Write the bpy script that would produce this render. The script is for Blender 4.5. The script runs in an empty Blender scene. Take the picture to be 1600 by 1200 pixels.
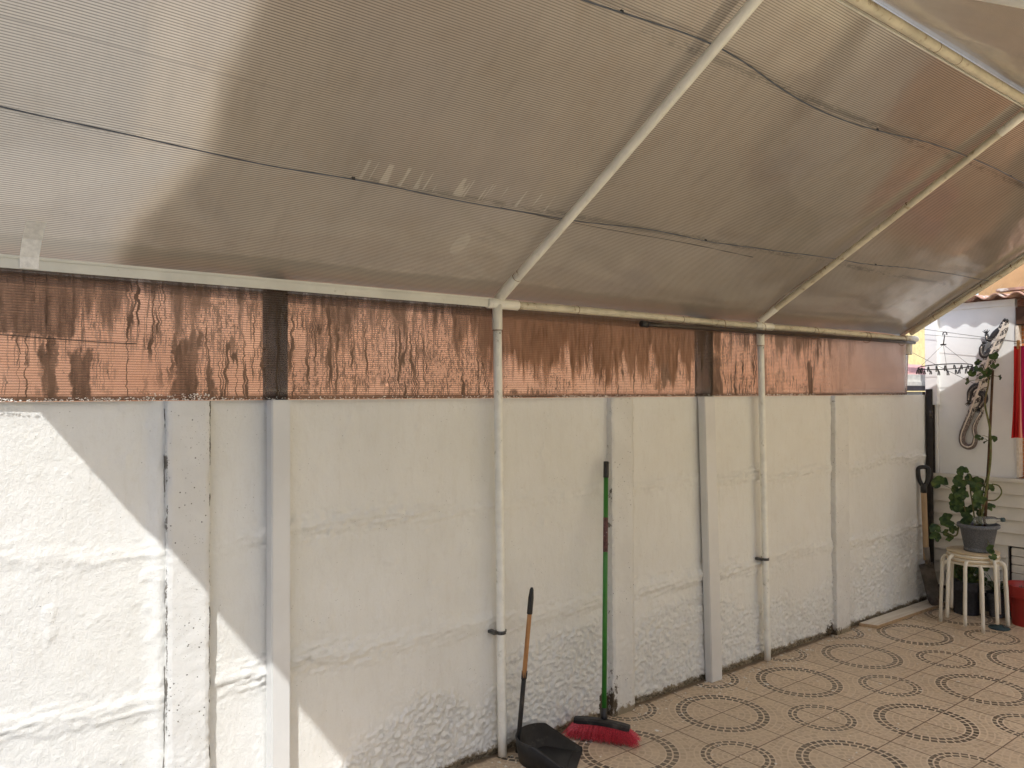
import bpy, bmesh, math, random
import numpy as np
from mathutils import Vector, Matrix

random.seed(7)
scene = bpy.context.scene
COL = scene.collection

# ------------------------------------------------------------------ camera
CAM_Z = 1.6
cam_d = bpy.data.cameras.new('camera')
cam_d.sensor_width = 36.0
cam_d.lens = 36.0 * 1217.1 / 1600.0
cam_d.clip_start = 0.05
cam_d.clip_end = 300.0
cam = bpy.data.objects.new('camera', cam_d)
COL.objects.link(cam)
_r = Vector((0.7899881, -0.61311548, -0.00286406))
_u = Vector((-0.00476187, -0.01080659, 0.99993027))
_f = Vector((0.61310368, 0.78991938, 0.01145666))
M = Matrix.Identity(4)
for i in range(3):
    M[i][0], M[i][1], M[i][2] = _r[i], _u[i], -_f[i]
M[0][3], M[1][3], M[2][3] = 0.0, -2.787, CAM_Z
cam.matrix_world = M
scene.camera = cam

# ------------------------------------------------------------------ light
SUN_TO = Vector((-0.94, -1.0, 1.86)).normalized()      # towards the sun
EL = math.asin(SUN_TO.z)
ROT = math.atan2(SUN_TO.x, SUN_TO.y)
world = bpy.data.worlds.new('World')
scene.world = world
world.use_nodes = True
wn = world.node_tree
bg = wn.nodes['Background']
sky = wn.nodes.new('ShaderNodeTexSky')
sky.sky_type = 'NISHITA'
sky.sun_disc = False
sky.sun_elevation = EL
sky.sun_rotation = ROT
sky.air_density = 1.0
sky.dust_density = 2.0
sky.ozone_density = 0.8
wn.links.new(sky.outputs[0], bg.inputs[0])
bg.inputs[1].default_value = 0.15
sd = bpy.data.lights.new('sun', 'SUN')
sd.energy = 2.0
sd.angle = math.radians(0.5)
sd.color = (1.0, 1.0, 0.99)
sun = bpy.data.objects.new('sun', sd)
COL.objects.link(sun)
sun.rotation_euler = (-SUN_TO).to_track_quat('-Z', 'Y').to_euler()
sun.location = (-4, -6, 9)
scene.view_settings.view_transform = 'Standard'
scene.view_settings.look = 'None'
scene.view_settings.gamma = 1.0
scene.view_settings.exposure = 0.99
scene.view_settings.use_curve_mapping = False
try:
    scene.cycles.max_bounces = 12
    scene.cycles.diffuse_bounces = 6
    scene.cycles.transparent_max_bounces = 16
    scene.cycles.transmission_bounces = 8
except Exception:
    pass

# ------------------------------------------------------------------ node helpers
class V:
    """a scalar socket with arithmetic"""
    def __init__(s, nt, sock): s.nt, s.s = nt, sock
    def _m(s, op, *a, clamp=False):
        n = s.nt.nodes.new('ShaderNodeMath'); n.operation = op; n.use_clamp = clamp
        for i, x in enumerate((s,) + a):
            if isinstance(x, V): s.nt.links.new(x.s, n.inputs[i])
            else: n.inputs[i].default_value = float(x)
        return V(s.nt, n.outputs[0])
    def __add__(s, o): return s._m('ADD', o)
    __radd__ = __add__
    def __sub__(s, o): return s._m('SUBTRACT', o)
    def __rsub__(s, o): return (s * -1.0) + o
    def __mul__(s, o): return s._m('MULTIPLY', o)
    __rmul__ = __mul__
    def __truediv__(s, o): return s._m('DIVIDE', o)
    def floor(s): return s._m('FLOOR')
    def fract(s): return s._m('FRACT')
    def abs(s): return s._m('ABSOLUTE')
    def sqrt(s): return s._m('SQRT')
    def sin(s): return s._m('SINE')
    def lt(s, o): return s._m('LESS_THAN', o)
    def gt(s, o): return s._m('GREATER_THAN', o)
    def min(s, o): return s._m('MINIMUM', o)
    def max(s, o): return s._m('MAXIMUM', o)
    def pow(s, o): return s._m('POWER', o)
    def atan2(s, o): return s._m('ARCTAN2', o)
    def clamp(s): return s._m('ADD', 0.0, clamp=True)
    def step(s, a, b):
        """smooth 0..1 between a and b (a may exceed b)"""
        n = s.nt.nodes.new('ShaderNodeMapRange'); n.interpolation_type = 'SMOOTHSTEP'
        s.nt.links.new(s.s, n.inputs[0])
        if a < b:
            n.inputs[1].default_value, n.inputs[2].default_value = a, b
            n.inputs[3].default_value, n.inputs[4].default_value = 0, 1
        else:
            n.inputs[1].default_value, n.inputs[2].default_value = b, a
            n.inputs[3].default_value, n.inputs[4].default_value = 1, 0
        return V(s.nt, n.outputs[0])

class Mat:
    def __init__(s, name, rough=0.6, spec=0.5, color=(.5, .5, .5), metal=0.0):
        s.m = bpy.data.materials.new(name); s.m.use_nodes = True
        s.nt = s.m.node_tree
        s.b = s.nt.nodes['Principled BSDF']
        s.b.inputs['Roughness'].default_value = rough
        s.b.inputs['Specular IOR Level'].default_value = spec
        s.b.inputs['Metallic'].default_value = metal
        s.b.inputs['Base Color'].default_value = (*color, 1)
        s.out = s.nt.nodes['Material Output']
        s._pos = None
    def new(s, t): return s.nt.nodes.new(t)
    def link(s, a, b): s.nt.links.new(a.s if isinstance(a, V) else a, b)
    @property
    def pos(s):
        if s._pos is None:
            s._pos = s.new('ShaderNodeNewGeometry').outputs['Position']
        return s._pos
    def objpos(s):
        return s.new('ShaderNodeTexCoord').outputs['Object']
    def xyz(s, vec=None):
        n = s.new('ShaderNodeSeparateXYZ'); s.nt.links.new(vec or s.pos, n.inputs[0])
        return [V(s.nt, n.outputs[i]) for i in range(3)]
    def vec(s, x, y, z):
        n = s.new('ShaderNodeCombineXYZ')
        for i, q in enumerate((x, y, z)):
            if isinstance(q, V): s.link(q, n.inputs[i])
            else: n.inputs[i].default_value = q
        return n.outputs[0]
    def scaled(s, sc, vec=None, loc=(0, 0, 0)):
        n = s.new('ShaderNodeMapping'); s.nt.links.new(vec or s.pos, n.inputs[0])
        n.inputs['Scale'].default_value = sc if not isinstance(sc, (int, float)) else (sc,) * 3
        n.inputs['Location'].default_value = loc
        return n.outputs[0]
    def noise(s, scale=5, detail=4, rough=0.5, vec=None, dist=0.0):
        n = s.new('ShaderNodeTexNoise'); s.nt.links.new(vec or s.pos, n.inputs['Vector'])
        n.inputs['Scale'].default_value = scale; n.inputs['Detail'].default_value = detail
        n.inputs['Roughness'].default_value = rough; n.inputs['Distortion'].default_value = dist
        return V(s.nt, n.outputs['Fac'])
    def voro(s, scale=5, vec=None, feature='F1', rnd=1.0, out='Distance'):
        n = s.new('ShaderNodeTexVoronoi'); s.nt.links.new(vec or s.pos, n.inputs['Vector'])
        n.feature = feature
        n.inputs['Scale'].default_value = scale; n.inputs['Randomness'].default_value = rnd
        return V(s.nt, n.outputs[out])
    def white(s, vec):
        n = s.new('ShaderNodeTexWhiteNoise'); n.noise_dimensions = '3D'
        s.nt.links.new(vec, n.inputs['Vector'])
        return V(s.nt, n.outputs['Value'])
    def mix(s, fac, a, b, mode='MIX'):
        n = s.new('ShaderNodeMix'); n.data_type = 'RGBA'; n.blend_type = mode
        if isinstance(fac, V): s.link(fac, n.inputs[0])
        else: n.inputs[0].default_value = fac
        for i, q in ((6, a), (7, b)):
            if isinstance(q, tuple): n.inputs[i].default_value = (*q, 1)
            elif isinstance(q, V): s.link(q, n.inputs[i])
            else: s.nt.links.new(q, n.inputs[i])
        return n.outputs[2]
    def color(s, c):
        s.nt.links.new(c, s.b.inputs['Base Color'])
    def bump(s, h, strength=0.3, dist=0.01, prev=None):
        n = s.new('ShaderNodeBump'); s.link(h, n.inputs['Height'])
        n.inputs['Strength'].default_value = strength; n.inputs['Distance'].default_value = dist
        if prev is not None: s.nt.links.new(prev, n.inputs['Normal'])
        s.nt.links.new(n.outputs[0], s.b.inputs['Normal'])
        return n.outputs[0]

# ------------------------------------------------------------------ object helpers
def tag(o, label=None, cat=None, group=None, kind=None):
    if label: o['label'] = label
    if cat: o['category'] = cat
    if group: o['group'] = group
    if kind: o['kind'] = kind
    return o

def thing(name, loc, label, cat, group=None):
    o = bpy.data.objects.new(name, None); COL.objects.link(o)
    o.location = loc; o.empty_display_size = 0.1
    return tag(o, label, cat, group)

def world_loc(o):
    v = Vector(o.location)
    while o.parent:
        o = o.parent; v += o.location
    return v

def obj(name, bm, mats, parent=None, smooth=False):
    """bm is in world coordinates; the object origin is the parent's"""
    if isinstance(bm, bmesh.types.BMesh):
        me = bpy.data.meshes.new(name)
        bm.to_mesh(me); bm.free()
    else:
        me = bm
    o = bpy.data.objects.new(name, me); COL.objects.link(o)
    if parent is not None:
        me.transform(Matrix.Translation(-world_loc(parent)))
        o.parent = parent
    if not isinstance(mats, (list, tuple)): mats = [mats]
    for m in mats: me.materials.append(m.m if isinstance(m, Mat) else m)
    if smooth:
        for p in me.polygons: p.use_smooth = True
    return o

def B(): return bmesh.new()

def box(bm, x0, x1, y0, y1, z0, z1, bev=0.0, mat=0):
    t = bmesh.new()
    bmesh.ops.create_cube(t, size=1.0)
    for v in t.verts:
        v.co = Vector(((x0 + x1) / 2 + v.co.x * (x1 - x0), (y0 + y1) / 2 + v.co.y * (y1 - y0), (z0 + z1) / 2 + v.co.z * (z1 - z0)))
    if bev > 0:
        bmesh.ops.bevel(t, geom=t.edges[:], offset=bev, segments=2, affect='EDGES')
    for f in t.faces: f.material_index = mat
    merge(bm, t)

def merge(bm, t, mtx=None):
    if mtx is not None: bmesh.ops.transform(t, matrix=mtx, verts=t.verts)
    me = bpy.data.meshes.new('tmp'); t.to_mesh(me); t.free()
    bm.from_mesh(me); bpy.data.meshes.remove(me)

def frames(pts):
    T = []
    n = len(pts)
    for i in range(n):
        a = pts[max(0, i - 1)]; b = pts[min(n - 1, i + 1)]
        T.append((b - a).normalized())
    up = Vector((0, 0, 1)) if abs(T[0].z) < 0.9 else Vector((1, 0, 0))
    N = [(up - T[0] * up.dot(T[0])).normalized()]
    for i in range(1, n):
        v = N[-1] - T[i] * N[-1].dot(T[i])
        N.append(v.normalized())
    return T, N

def tube(bm, pts, r, seg=12, caps=True, flat=1.0, mat=0):
    pts = [Vector(p) for p in pts]
    rs = r if isinstance(r, (list, tuple)) else [r] * len(pts)
    T, N = frames(pts)
    rings = []
    for p, t, n, q in zip(pts, T, N, rs):
        b = t.cross(n)
        rings.append([bm.verts.new(p + (n * math.cos(2 * math.pi * k / seg) + b * math.sin(2 * math.pi * k / seg) * flat) * q) for k in range(seg)])
    for i in range(len(rings) - 1):
        for k in range(seg):
            f = bm.faces.new((rings[i][k], rings[i][(k + 1) % seg], rings[i + 1][(k + 1) % seg], rings[i + 1][k]))
            f.smooth = True; f.material_index = mat
    if caps:
        f = bm.faces.new(rings[0][::-1]); f.material_index = mat
        f = bm.faces.new(rings[-1]); f.material_index = mat
    return rings

def lathe(bm, prof, c=(0, 0, 0), seg=32, mat=0):
    """prof: list of (r, z)"""
    rings = []
    for r, z in prof:
        rings.append([bm.verts.new((c[0] + r * math.cos(2 * math.pi * k / seg), c[1] + r * math.sin(2 * math.pi * k / seg), c[2] + z)) for k in range(seg)])
    for i in range(len(rings) - 1):
        for k in range(seg):
            f = bm.faces.new((rings[i][k], rings[i][(k + 1) % seg], rings[i + 1][(k + 1) % seg], rings[i + 1][k]))
            f.smooth = True; f.material_index = mat
    return rings

def spline(pts, n=8):
    P = [Vector(p) for p in pts]
    P = [P[0] * 2 - P[1]] + P + [P[-1] * 2 - P[-2]]
    out = []
    for i in range(1, len(P) - 2):
        for k in range(n):
            t = k / n
            a, b, c, d = P[i - 1], P[i], P[i + 1], P[i + 2]
            out.append(0.5 * ((2 * b) + (c - a) * t + (2 * a - 5 * b + 4 * c - d) * t * t + (3 * b - a - 3 * c + d) * t ** 3))
    out.append(P[-2])
    return out

# numpy value noise
def vnoise(x, y, seed=0):
    xi = np.floor(x).astype(np.int64); yi = np.floor(y).astype(np.int64)
    fx = x - xi; fy = y - yi
    fx = fx * fx * (3 - 2 * fx); fy = fy * fy * (3 - 2 * fy)
    def h(a, b):
        n = (a * 374761393 + b * 668265263 + seed * 1442695041) & 0xFFFFFFFF
        n = ((n ^ (n >> 13)) * 1274126177) & 0xFFFFFFFF
        return ((n ^ (n >> 16)) & 0xFFFF) / 65535.0
    return (h(xi, yi) * (1 - fx) + h(xi + 1, yi) * fx) * (1 - fy) + (h(xi, yi + 1) * (1 - fx) + h(xi + 1, yi + 1) * fx) * fy
def fbm(x, y, seed=0, o=4, g=0.5):
    s = 0; a = 1; t = 0
    for i in range(o):
        s = s + a * vnoise(x * 2 ** i + 17.3 * i, y * 2 ** i + 9.1 * i, seed + i); t += a; a *= g
    return s / t
def sstep(x, a, b):
    t = np.clip((x - a) / (b - a), 0, 1); return t * t * (3 - 2 * t)

def grid_mesh(name, P, nu, nv):
    """P: (nv*nu,3) array -> quad grid mesh"""
    me = bpy.data.meshes.new(name)
    idx = np.arange(nu * nv).reshape(nv, nu)
    q = np.stack([idx[:-1, :-1], idx[:-1, 1:], idx[1:, 1:], idx[1:, :-1]], -1).reshape(-1, 4)
    me.vertices.add(nu * nv); me.vertices.foreach_set('co', P.astype(np.float32).ravel())
    me.loops.add(q.size); me.loops.foreach_set('vertex_index', q.astype(np.int32).ravel())
    me.polygons.add(len(q)); me.polygons.foreach_set('loop_start', np.arange(0, q.size, 4, dtype=np.int32))
    me.polygons.foreach_set('use_smooth', np.ones(len(q), dtype=bool))
    me.update(calc_edges=True); me.validate()
    return me

# ------------------------------------------------------------------ materials
def mat_plain(name, c, rough=0.55, spec=0.5, metal=0.0, var=0.12, scale=12, bump=0.0, bscale=60, dirt=None, dscale=6, dthr=0.62):
    m = Mat(name, rough, spec, c, metal)
    n = m.noise(scale, 5, 0.6)
    lo = tuple(q * (1 - var) for q in c); hi = tuple(min(1, q * (1 + var)) for q in c)
    col = m.mix(n.step(0.3, 0.7), lo, hi)
    if dirt:
        d = m.noise(dscale, 8, 0.7)
        col = m.mix(d.step(dthr, dthr + 0.12), col, dirt)
    m.color(col)
    if bump: m.bump(m.noise(bscale, 4, 0.6), bump, 0.002)
    return m

# painted plaster / concrete wall
mp = Mat('white_painted_plaster', 0.6, 0.3)
X, Y, Z = mp.xyz()
c = mp.mix(mp.noise(2.2, 5, 0.6).step(0.35, 0.7), (0.78, 0.775, 0.735), (0.82, 0.82, 0.79))
c = mp.mix(mp.noise(14, 6, 0.65).step(0.55, 0.8) * 0.35, c, (0.66, 0.63, 0.56))
brush = mp.noise(30, 5, 0.7, vec=mp.scaled((1.0, 1.0, 0.22)), dist=0.5)
c = mp.mix(brush.step(0.46, 0.72) * 0.22, c, (0.66, 0.63, 0.56))
c = mp.mix(mp.noise(110, 4, 0.7).step(0.55, 0.75) * 0.22, c, (0.58, 0.55, 0.49))
pore = mp.voro(17, feature='F1').step(0.028, 0.018) * mp.noise(3, 2).step(0.48, 0.56)
c = mp.mix(pore * 0.85, c, (0.10, 0.09, 0.075))
pore2 = mp.voro(52).step(0.10, 0.06) * mp.noise(7, 3).step(0.50, 0.58)
c = mp.mix(pore2 * 0.7, c, (0.2, 0.18, 0.15))
edge = Z + mp.noise(9, 6, 0.75) * -0.10 + mp.noise(60, 3, 0.6) * -0.05
c = mp.mix(edge.step(-0.028, -0.05), c, (0.30, 0.25, 0.17))
c = mp.mix(edge.step(-0.047, -0.062) * mp.noise(80, 3).step(0.4, 0.6), c, (0.12, 0.095, 0.06))
# chips at the base of the pilasters and the crack beside them
def near(m, x, x0, w): return (x - x0).abs().step(w, w * 0.6)
wob = mp.noise(10, 4, 0.6) * 0.016
cr = near(mp, X + wob, 0.6795 + 0.008, 0.0022) * mp.noise(5.5, 4, 0.6).step(0.49, 0.53)
cr = cr.max(near(mp, X + wob, 2.742 + 0.008, 0.004) * mp.noise(14, 5, 0.7).step(0.55, 0.6) * Z.step(1.0, 0.6))
cr = cr.max(near(mp, X + wob, 4.822 + 0.008, 0.003) * mp.noise(9, 5, 0.7).step(0.60, 0.63))
c = mp.mix(cr * 0.9, c, (0.09, 0.075, 0.06))
chip = (near(mp, X, 2.735, 0.05) * Z.step(0.30, 0.0)).max((X - 4.81).abs().step(0.11, 0.02) * Z.step(0.16, 0.0))
chipm = (chip * 0.55 + mp.noise(38, 6, 0.75)).step(0.80, 0.86)
c = mp.mix(chipm, c, (0.085, 0.065, 0.04))
mp.color(c)
h = mp.noise(240, 3, 0.6) * 0.35 + mp.noise(70, 4, 0.6)
h = h + mp.noise(420, 2, 0.6) * 0.3 + mp.noise(38, 3, 0.6, vec=mp.scaled((1.6, 1, 0.6))) * 0.8
mp.bump(h - pore * 2, 0.6, 0.004)
M_PLASTER = mp

# precast post, a little more pitted
mq = Mat('white_painted_concrete', 0.62, 0.3)
X, Y, Z = mq.xyz()
c = mq.mix(mq.noise(6, 5, 0.6).step(0.35, 0.7), (0.71, 0.705, 0.675), (0.77, 0.77, 0.745))
pore = mq.voro(40).step(0.12, 0.08) * mq.noise(7, 3).step(0.42, 0.50)
c = mq.mix(pore * 0.85, c, (0.11, 0.1, 0.085))
pore2 = mq.voro(95).step(0.16, 0.10) * mq.noise(11, 3).step(0.45, 0.55)
c = mq.mix(pore2 * 0.7, c, (0.25, 0.23, 0.2))
edge = Z + mq.noise(9, 6, 0.75) * -0.10 + mq.noise(60, 3, 0.6) * -0.05
c = mq.mix(edge.step(-0.030, -0.052), c, (0.28, 0.235, 0.16))
wob = mq.noise(26, 5, 0.7) * 0.02
for xc, thr in ((0.8225, 0.46), (0.682, 0.50), (2.756, 0.60), (4.832, 0.66)):
    e = near(mq, X + wob, xc + 0.010, 0.0032) * mq.noise(11, 5, 0.65).step(thr, thr + 0.05)
    c = mq.mix(e * 0.9, c, (0.1, 0.085, 0.065))
chip = ((X - 2.768).abs().step(0.05, 0.01) * Z.step(0.42, 0.05)).max((X - 4.84).abs().step(0.10, 0.02) * Z.step(0.15, 0.0))
chipm = (chip * 0.36 + mq.noise(30, 6, 0.8, vec=mq.scaled((1.6, 1, 0.7)))).step(0.78, 0.84)
c = mq.mix(chipm, c, (0.10, 0.078, 0.05))
mq.color(c)
mq.bump(mq.noise(190, 4, 0.65) * 0.6 + mq.noise(60, 3) - pore * 2, 0.6, 0.003)
M_POST = mq

# floor tiles with mosaic rings
T = 0.33839; U0 = 4.57654; V0 = 0.33789
mf = Mat('mosaic_patterned_floor_tile', 0.34, 0.45)
X, Y, Z = mf.xyz()
u = (X - U0) / T; v = (Y * -1.0 - V0) / T
bu = ((u * 0.5 + 0.5).fract() - 0.5) * 2.0; bv = ((v * 0.5 + 0.5).fract() - 0.5) * 2.0     # offset from nearest big centre
su = ((u * 0.5).fract() - 0.5) * 2.0; sv = ((v * 0.5).fract() - 0.5) * 2.0
rb = (bu * bu + bv * bv).sqrt() * T; rs_ = (su * su + sv * sv).sqrt() * T
isb = (rb - 0.236).lt(rs_ - 0.165)
r = rb * isb + rs_ * (1.0 - isb)
pu = bu * isb + su * (1.0 - isb); pv = bv * isb + sv * (1.0 - isb)
rout = isb * 0.230 + (1.0 - isb) * 0.161
rw = isb * 0.0300 + (1.0 - isb) * 0.0245
q = (rout - r) / rw                        # 0 at the rim, 1,2 inner
ring = q.floor(); qf = q.fract()
rmid = (rout - (ring + 0.5) * rw).max(0.012)
cnt = ((rmid * (2 * math.pi)) / 0.034).floor()
ang = pu.atan2(pv) / (2 * math.pi) + 0.5 + ring * 0.37
aa = ang * cnt; af = aa.fract(); ai = aa.floor()
# distance to the grout in metres
dr = (qf - 0.5).abs() * -1.0 + 0.5
da = ((af - 0.5).abs() * -1.0 + 0.5) * (rmid * (2 * math.pi)) / cnt
dmin = (dr * rw).min(da) + (mf.noise(160, 2) - 0.5) * 0.002
piece = dmin.step(0.0030, 0.0044)
dark = ring.gt(-0.5) * ring.lt(1.5)
rid = mf.white(mf.vec(ai, ring, (u * 0.5 + 0.5).floor() * 7.0 + (v * 0.5 + 0.5).floor() * 3.0 + isb))
mott = mf.noise(34, 5, 0.65)
mott2 = mf.noise(170, 3, 0.6)
base = mf.mix(mott.step(0.3, 0.7), (0.58, 0.445, 0.305), (0.68, 0.54, 0.385))
base = mf.mix(mott2.step(0.5, 0.75) * 0.5, base, (0.38, 0.29, 0.21))
lightp = mf.mix(rid, (0.44, 0.335, 0.23), (0.66, 0.52, 0.37))
c1 = mf.mix(piece * 0.85, mf.mix(0.55, base, (0.76, 0.63, 0.46)), mf.mix(0.65, base, lightp))
darkp = mf.mix((rid + mott * 0.7).step(0.2, 1.4), (0.085, 0.065, 0.045), (0.17, 0.135, 0.095))
c2 = mf.mix(piece, (0.74, 0.61, 0.45), darkp)
c = mf.mix(dark, c1, c2)
tv = mf.white(mf.vec(u.floor(), v.floor(), 3.0))
c = mf.mix(tv * 0.22, c, (0.36, 0.27, 0.18))
wear = mf.noise(11, 6, 0.75).step(0.50, 0.72)
c = mf.mix(wear * 0.20, c, (0.36, 0.26, 0.17))
scuff = mf.noise(60, 5, 0.8).step(0.66, 0.72) * mf.noise(5, 3).step(0.45, 0.6)
c = mf.mix(scuff * 0.6, c, (0.16, 0.12, 0.085))
# tile joints
ju = ((u + 0.5).fract() - 0.5).abs() * T; jv = ((v + 0.5).fract() - 0.5).abs() * T
jd = ju.min(jv)
joint = jd.step(0.0034, 0.0022)
c = mf.mix(joint, c, (0.20, 0.135, 0.09))
dirt = mf.noise(3.2, 7, 0.7).step(0.52, 0.75)
c = mf.mix(dirt * 0.35, c, (0.36, 0.28, 0.19))
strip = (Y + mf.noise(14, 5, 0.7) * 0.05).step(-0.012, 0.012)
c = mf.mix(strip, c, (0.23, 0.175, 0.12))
c = mf.mix((mf.noise(120, 4, 0.7).step(0.69, 0.72)) * mf.noise(4, 3).step(0.45, 0.6) * 0.6, c, (0.66, 0.6, 0.5))
mf.color(c)
mf.link(mott * 0.25 + dirt * 0.15 + 0.30, mf.b.inputs['Roughness'])
mf.bump(piece * 0.5 - joint * 1.5 + mott2 * 0.25, 0.35, 0.0015)
M_FLOOR = mf

def polycarb(name, lo, hi, roof=True, transp=0.0, transl=0.5, period=0.0082, cols=None):
    m = Mat(name, 0.28, 0.5)
    X, Y, Z = m.xyz()
    S = (Y * -1.1662) if roof else Z       # along the slope
    f = (S / period).fract()
    rib = (f - 0.5).abs().step(0.20, 0.42)          # 1 at flute wall
    return m, X, Y, Z, S, rib

# canopy sheet: ribbed twin wall, yellowed and dirty
def roof_material(name, lo, hi, gloss=0.26, transl=0.5):
    m, X, Y, Z, S, rib = polycarb(name, lo, hi)
    n1 = m.noise(1.3, 4, 0.55)
    c = m.mix(n1.step(0.3, 0.7), lo, hi)
    st = m.noise(5, 6, 0.65, vec=m.scaled((3.2, 0.7, 0.7)))         # streaks down the slope
    c = m.mix(st.step(0.45, 0.8) * 0.5, c, tuple(q * 0.55 for q in lo))
    blot = m.noise(5.0, 7, 0.7, dist=0.4)
    c = m.mix(blot.step(0.50, 0.72) * 0.45, c, (lo[0] * 0.8, lo[1] * 0.62, lo[2] * 0.45))
    clean = m.noise(2.7, 5, 0.6, vec=m.scaled((1, 1, 1), loc=(4.7, 2.2, 0))).step(0.58, 0.78)
    c = m.mix(clean * 0.35, c, tuple(min(1, q * 1.35) for q in hi))
    c = m.mix(rib * (0.55 + m.noise(2.5, 3) * 0.5), c, tuple(q * 0.28 for q in lo))
    mv = m.noise(0.9, 3, 0.5, vec=m.scaled((1, 1, 1), loc=(9, 3, 1)))
    c = m.mix(mv.step(0.52, 0.68) * 0.35, c, (0.30, 0.25, 0.245))
    c = m.mix(m.noise(70, 4, 0.75, vec=m.scaled((1, 0.5, 0.5))).step(0.52, 0.70) * 0.30, c, (0.13, 0.10, 0.08))
    ov = (((X - 1.705) * (X - 1.705)) * 900.0 + ((Y * -1.0 - 0.262) * (Y * -1.0 - 0.262)) * 330.0).sqrt()
    c = m.mix(ov.step(1.05, 0.9) * 0.3, c, (0.6, 0.55, 0.45))
    # specks of dirt
    sp = m.voro(46).step(0.07, 0.035) * m.noise(9, 3).step(0.55, 0.62)
    c = m.mix(sp * 0.8, c, (0.05, 0.04, 0.03))
    # grime where the sheets lap; eave band paints grime and the shadow gap
    wob = (m.noise(9, 5, 0.7) - 0.5)
    for s0, amp in ((0.474, 0.020), (1.150, 0.020)):
        band = ((Y * -1.0 - s0) + wob * 0.02).abs().step(amp, 0.002)
        g = band * (m.noise(42, 6, 0.85, vec=m.scaled((0.5, 1.6, 1.6))) + m.noise(1.6, 3) * 0.9).step(0.94, 1.02)
        c = m.mix(g * 0.85, c, (0.045, 0.035, 0.025))
    seam = ((Y * -1.0 - 0.700)).abs().step(0.0045, 0.002) * X.step(1.0, 0.6)
    c = m.mix(seam * 0.55, c, (0.13, 0.1, 0.08))
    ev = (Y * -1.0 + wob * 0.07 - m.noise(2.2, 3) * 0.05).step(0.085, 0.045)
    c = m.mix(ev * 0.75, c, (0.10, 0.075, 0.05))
    # rubbed clean dashes next to the first cable
    dash = ((Y * -1.0) - 0.500 - X.sin() * 0.01).abs().step(0.042, 0.03) * m.noise(34, 2, 0.5, vec=m.scaled((1, 0.05, 0.05))).step(0.56, 0.60) * (X - 1.60).abs().step(0.55, 0.35)
    c = m.mix(dash * 0.5, c, (0.75, 0.68, 0.55))
    nt = m.nt
    dif = m.new('ShaderNodeBsdfDiffuse'); nt.links.new(c, dif.inputs[0])
    trn = m.new('ShaderNodeBsdfTranslucent')
    ct = m.mix(0.55, c, (0.96, 0.82, 0.60)); ct = m.mix(rib * 0.75, ct, (0.24, 0.19, 0.14)); nt.links.new(ct, trn.inputs[0])
    a = m.new('ShaderNodeMixShader'); a.inputs[0].default_value = transl
    nt.links.new(dif.outputs[0], a.inputs[1]); nt.links.new(trn.outputs[0], a.inputs[2])
    gl = m.new('ShaderNodeBsdfGlossy'); gl.inputs['Color'].default_value = (1, 0.97, 0.92, 1)
    m.link(m.noise(6, 4, 0.6) * 0.09 + (gloss - 0.045), gl.inputs['Roughness'])
    fr = m.new('ShaderNodeFresnel'); fr.inputs[0].default_value = 1.95     # four plastic surfaces of the twin wall together
    h = m.noise(1.3, 2, 0.45) * 1.0
    bp = m.new('ShaderNodeBump'); m.link(h, bp.inputs['Height']); bp.inputs['Distance'].default_value = 0.05; bp.inputs['Strength'].default_value = 0.40
    bp2 = m.new('ShaderNodeBump'); m.link(rib * -1.0 + m.noise(150, 2) * 0.4, bp2.inputs['Height']); bp2.inputs['Distance'].default_value = 0.001; bp2.inputs['Strength'].default_value = 0.25
    nt.links.new(bp.outputs[0], bp2.inputs['Normal'])
    for n_ in (gl, fr, dif): nt.links.new(bp2.outputs[0], n_.inputs['Normal'])
    s = m.new('ShaderNodeMixShader'); nt.links.new(fr.outputs[0], s.inputs[0])
    nt.links.new(a.outputs[0], s.inputs[1]); nt.links.new(gl.outputs[0], s.inputs[2])
    nt.nodes.remove(m.b)
    nt.links.new(s.outputs[0], m.out.inputs[0])
    return m
M_ROOF = roof_material('dirty_ribbed_polycarbonate', (0.32, 0.258, 0.20), (0.43, 0.352, 0.275), 0.07, 0.50)

M_ROOF_FILL = roof_material('clear_fill_polycarbonate', (0.80, 0.76, 0.66), (0.86, 0.82, 0.72), 0.15, 0.78)

# upper (outside) skin of the twin wall sheets and the added sheet that shades them
def clear_skin(name, tcol, dirt_shade_col, amount):
    m = Mat(name); nt = m.nt
    tr = m.new('ShaderNodeBsdfTransparent'); tr.inputs[0].default_value = (*tcol, 1)
    df = m.new('ShaderNodeBsdfTranslucent'); df.inputs[0].default_value = (*dirt_shade_col, 1)
    n = m.noise(3.5, 6, 0.65)
    s = m.new('ShaderNodeMixShader'); m.link(n.step(0.3, 0.8) * 0.25 + amount, s.inputs[0])
    nt.links.new(tr.outputs[0], s.inputs[1]); nt.links.new(df.outputs[0], s.inputs[2])
    nt.nodes.remove(m.b); nt.links.new(s.outputs[0], m.out.inputs[0])
    return m
M_SKIN = clear_skin('clear_polycarbonate_skin', (0.93, 0.92, 0.9), (0.8, 0.76, 0.7), 0.08)
M_SHADE_SHEET = clear_skin('roof_shade_sheet', (0.90, 0.87, 0.83), (0.6, 0.56, 0.50), 0.30)
_tr = [n for n in M_SHADE_SHEET.nt.nodes if n.type == 'BSDF_TRANSPARENT'][0]
_x = M_SHADE_SHEET.xyz()[0]
_cy = M_SHADE_SHEET.xyz()[1]
_edge = (_x + (_cy * -1.0).step(0.50, 0.08) * 0.13 + (M_SHADE_SHEET.noise(5, 3) - 0.5) * 0.03).step(0.615, 0.705)  # fades in along x to imitate a soft shadow boundary
_mx = [n for n in M_SHADE_SHEET.nt.nodes if n.type == 'MIX_SHADER'][0]
_src = V(M_SHADE_SHEET.nt, _mx.inputs[0].links[0].from_socket)
M_SHADE_SHEET.link(_src * _edge, _mx.inputs[0])
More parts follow.
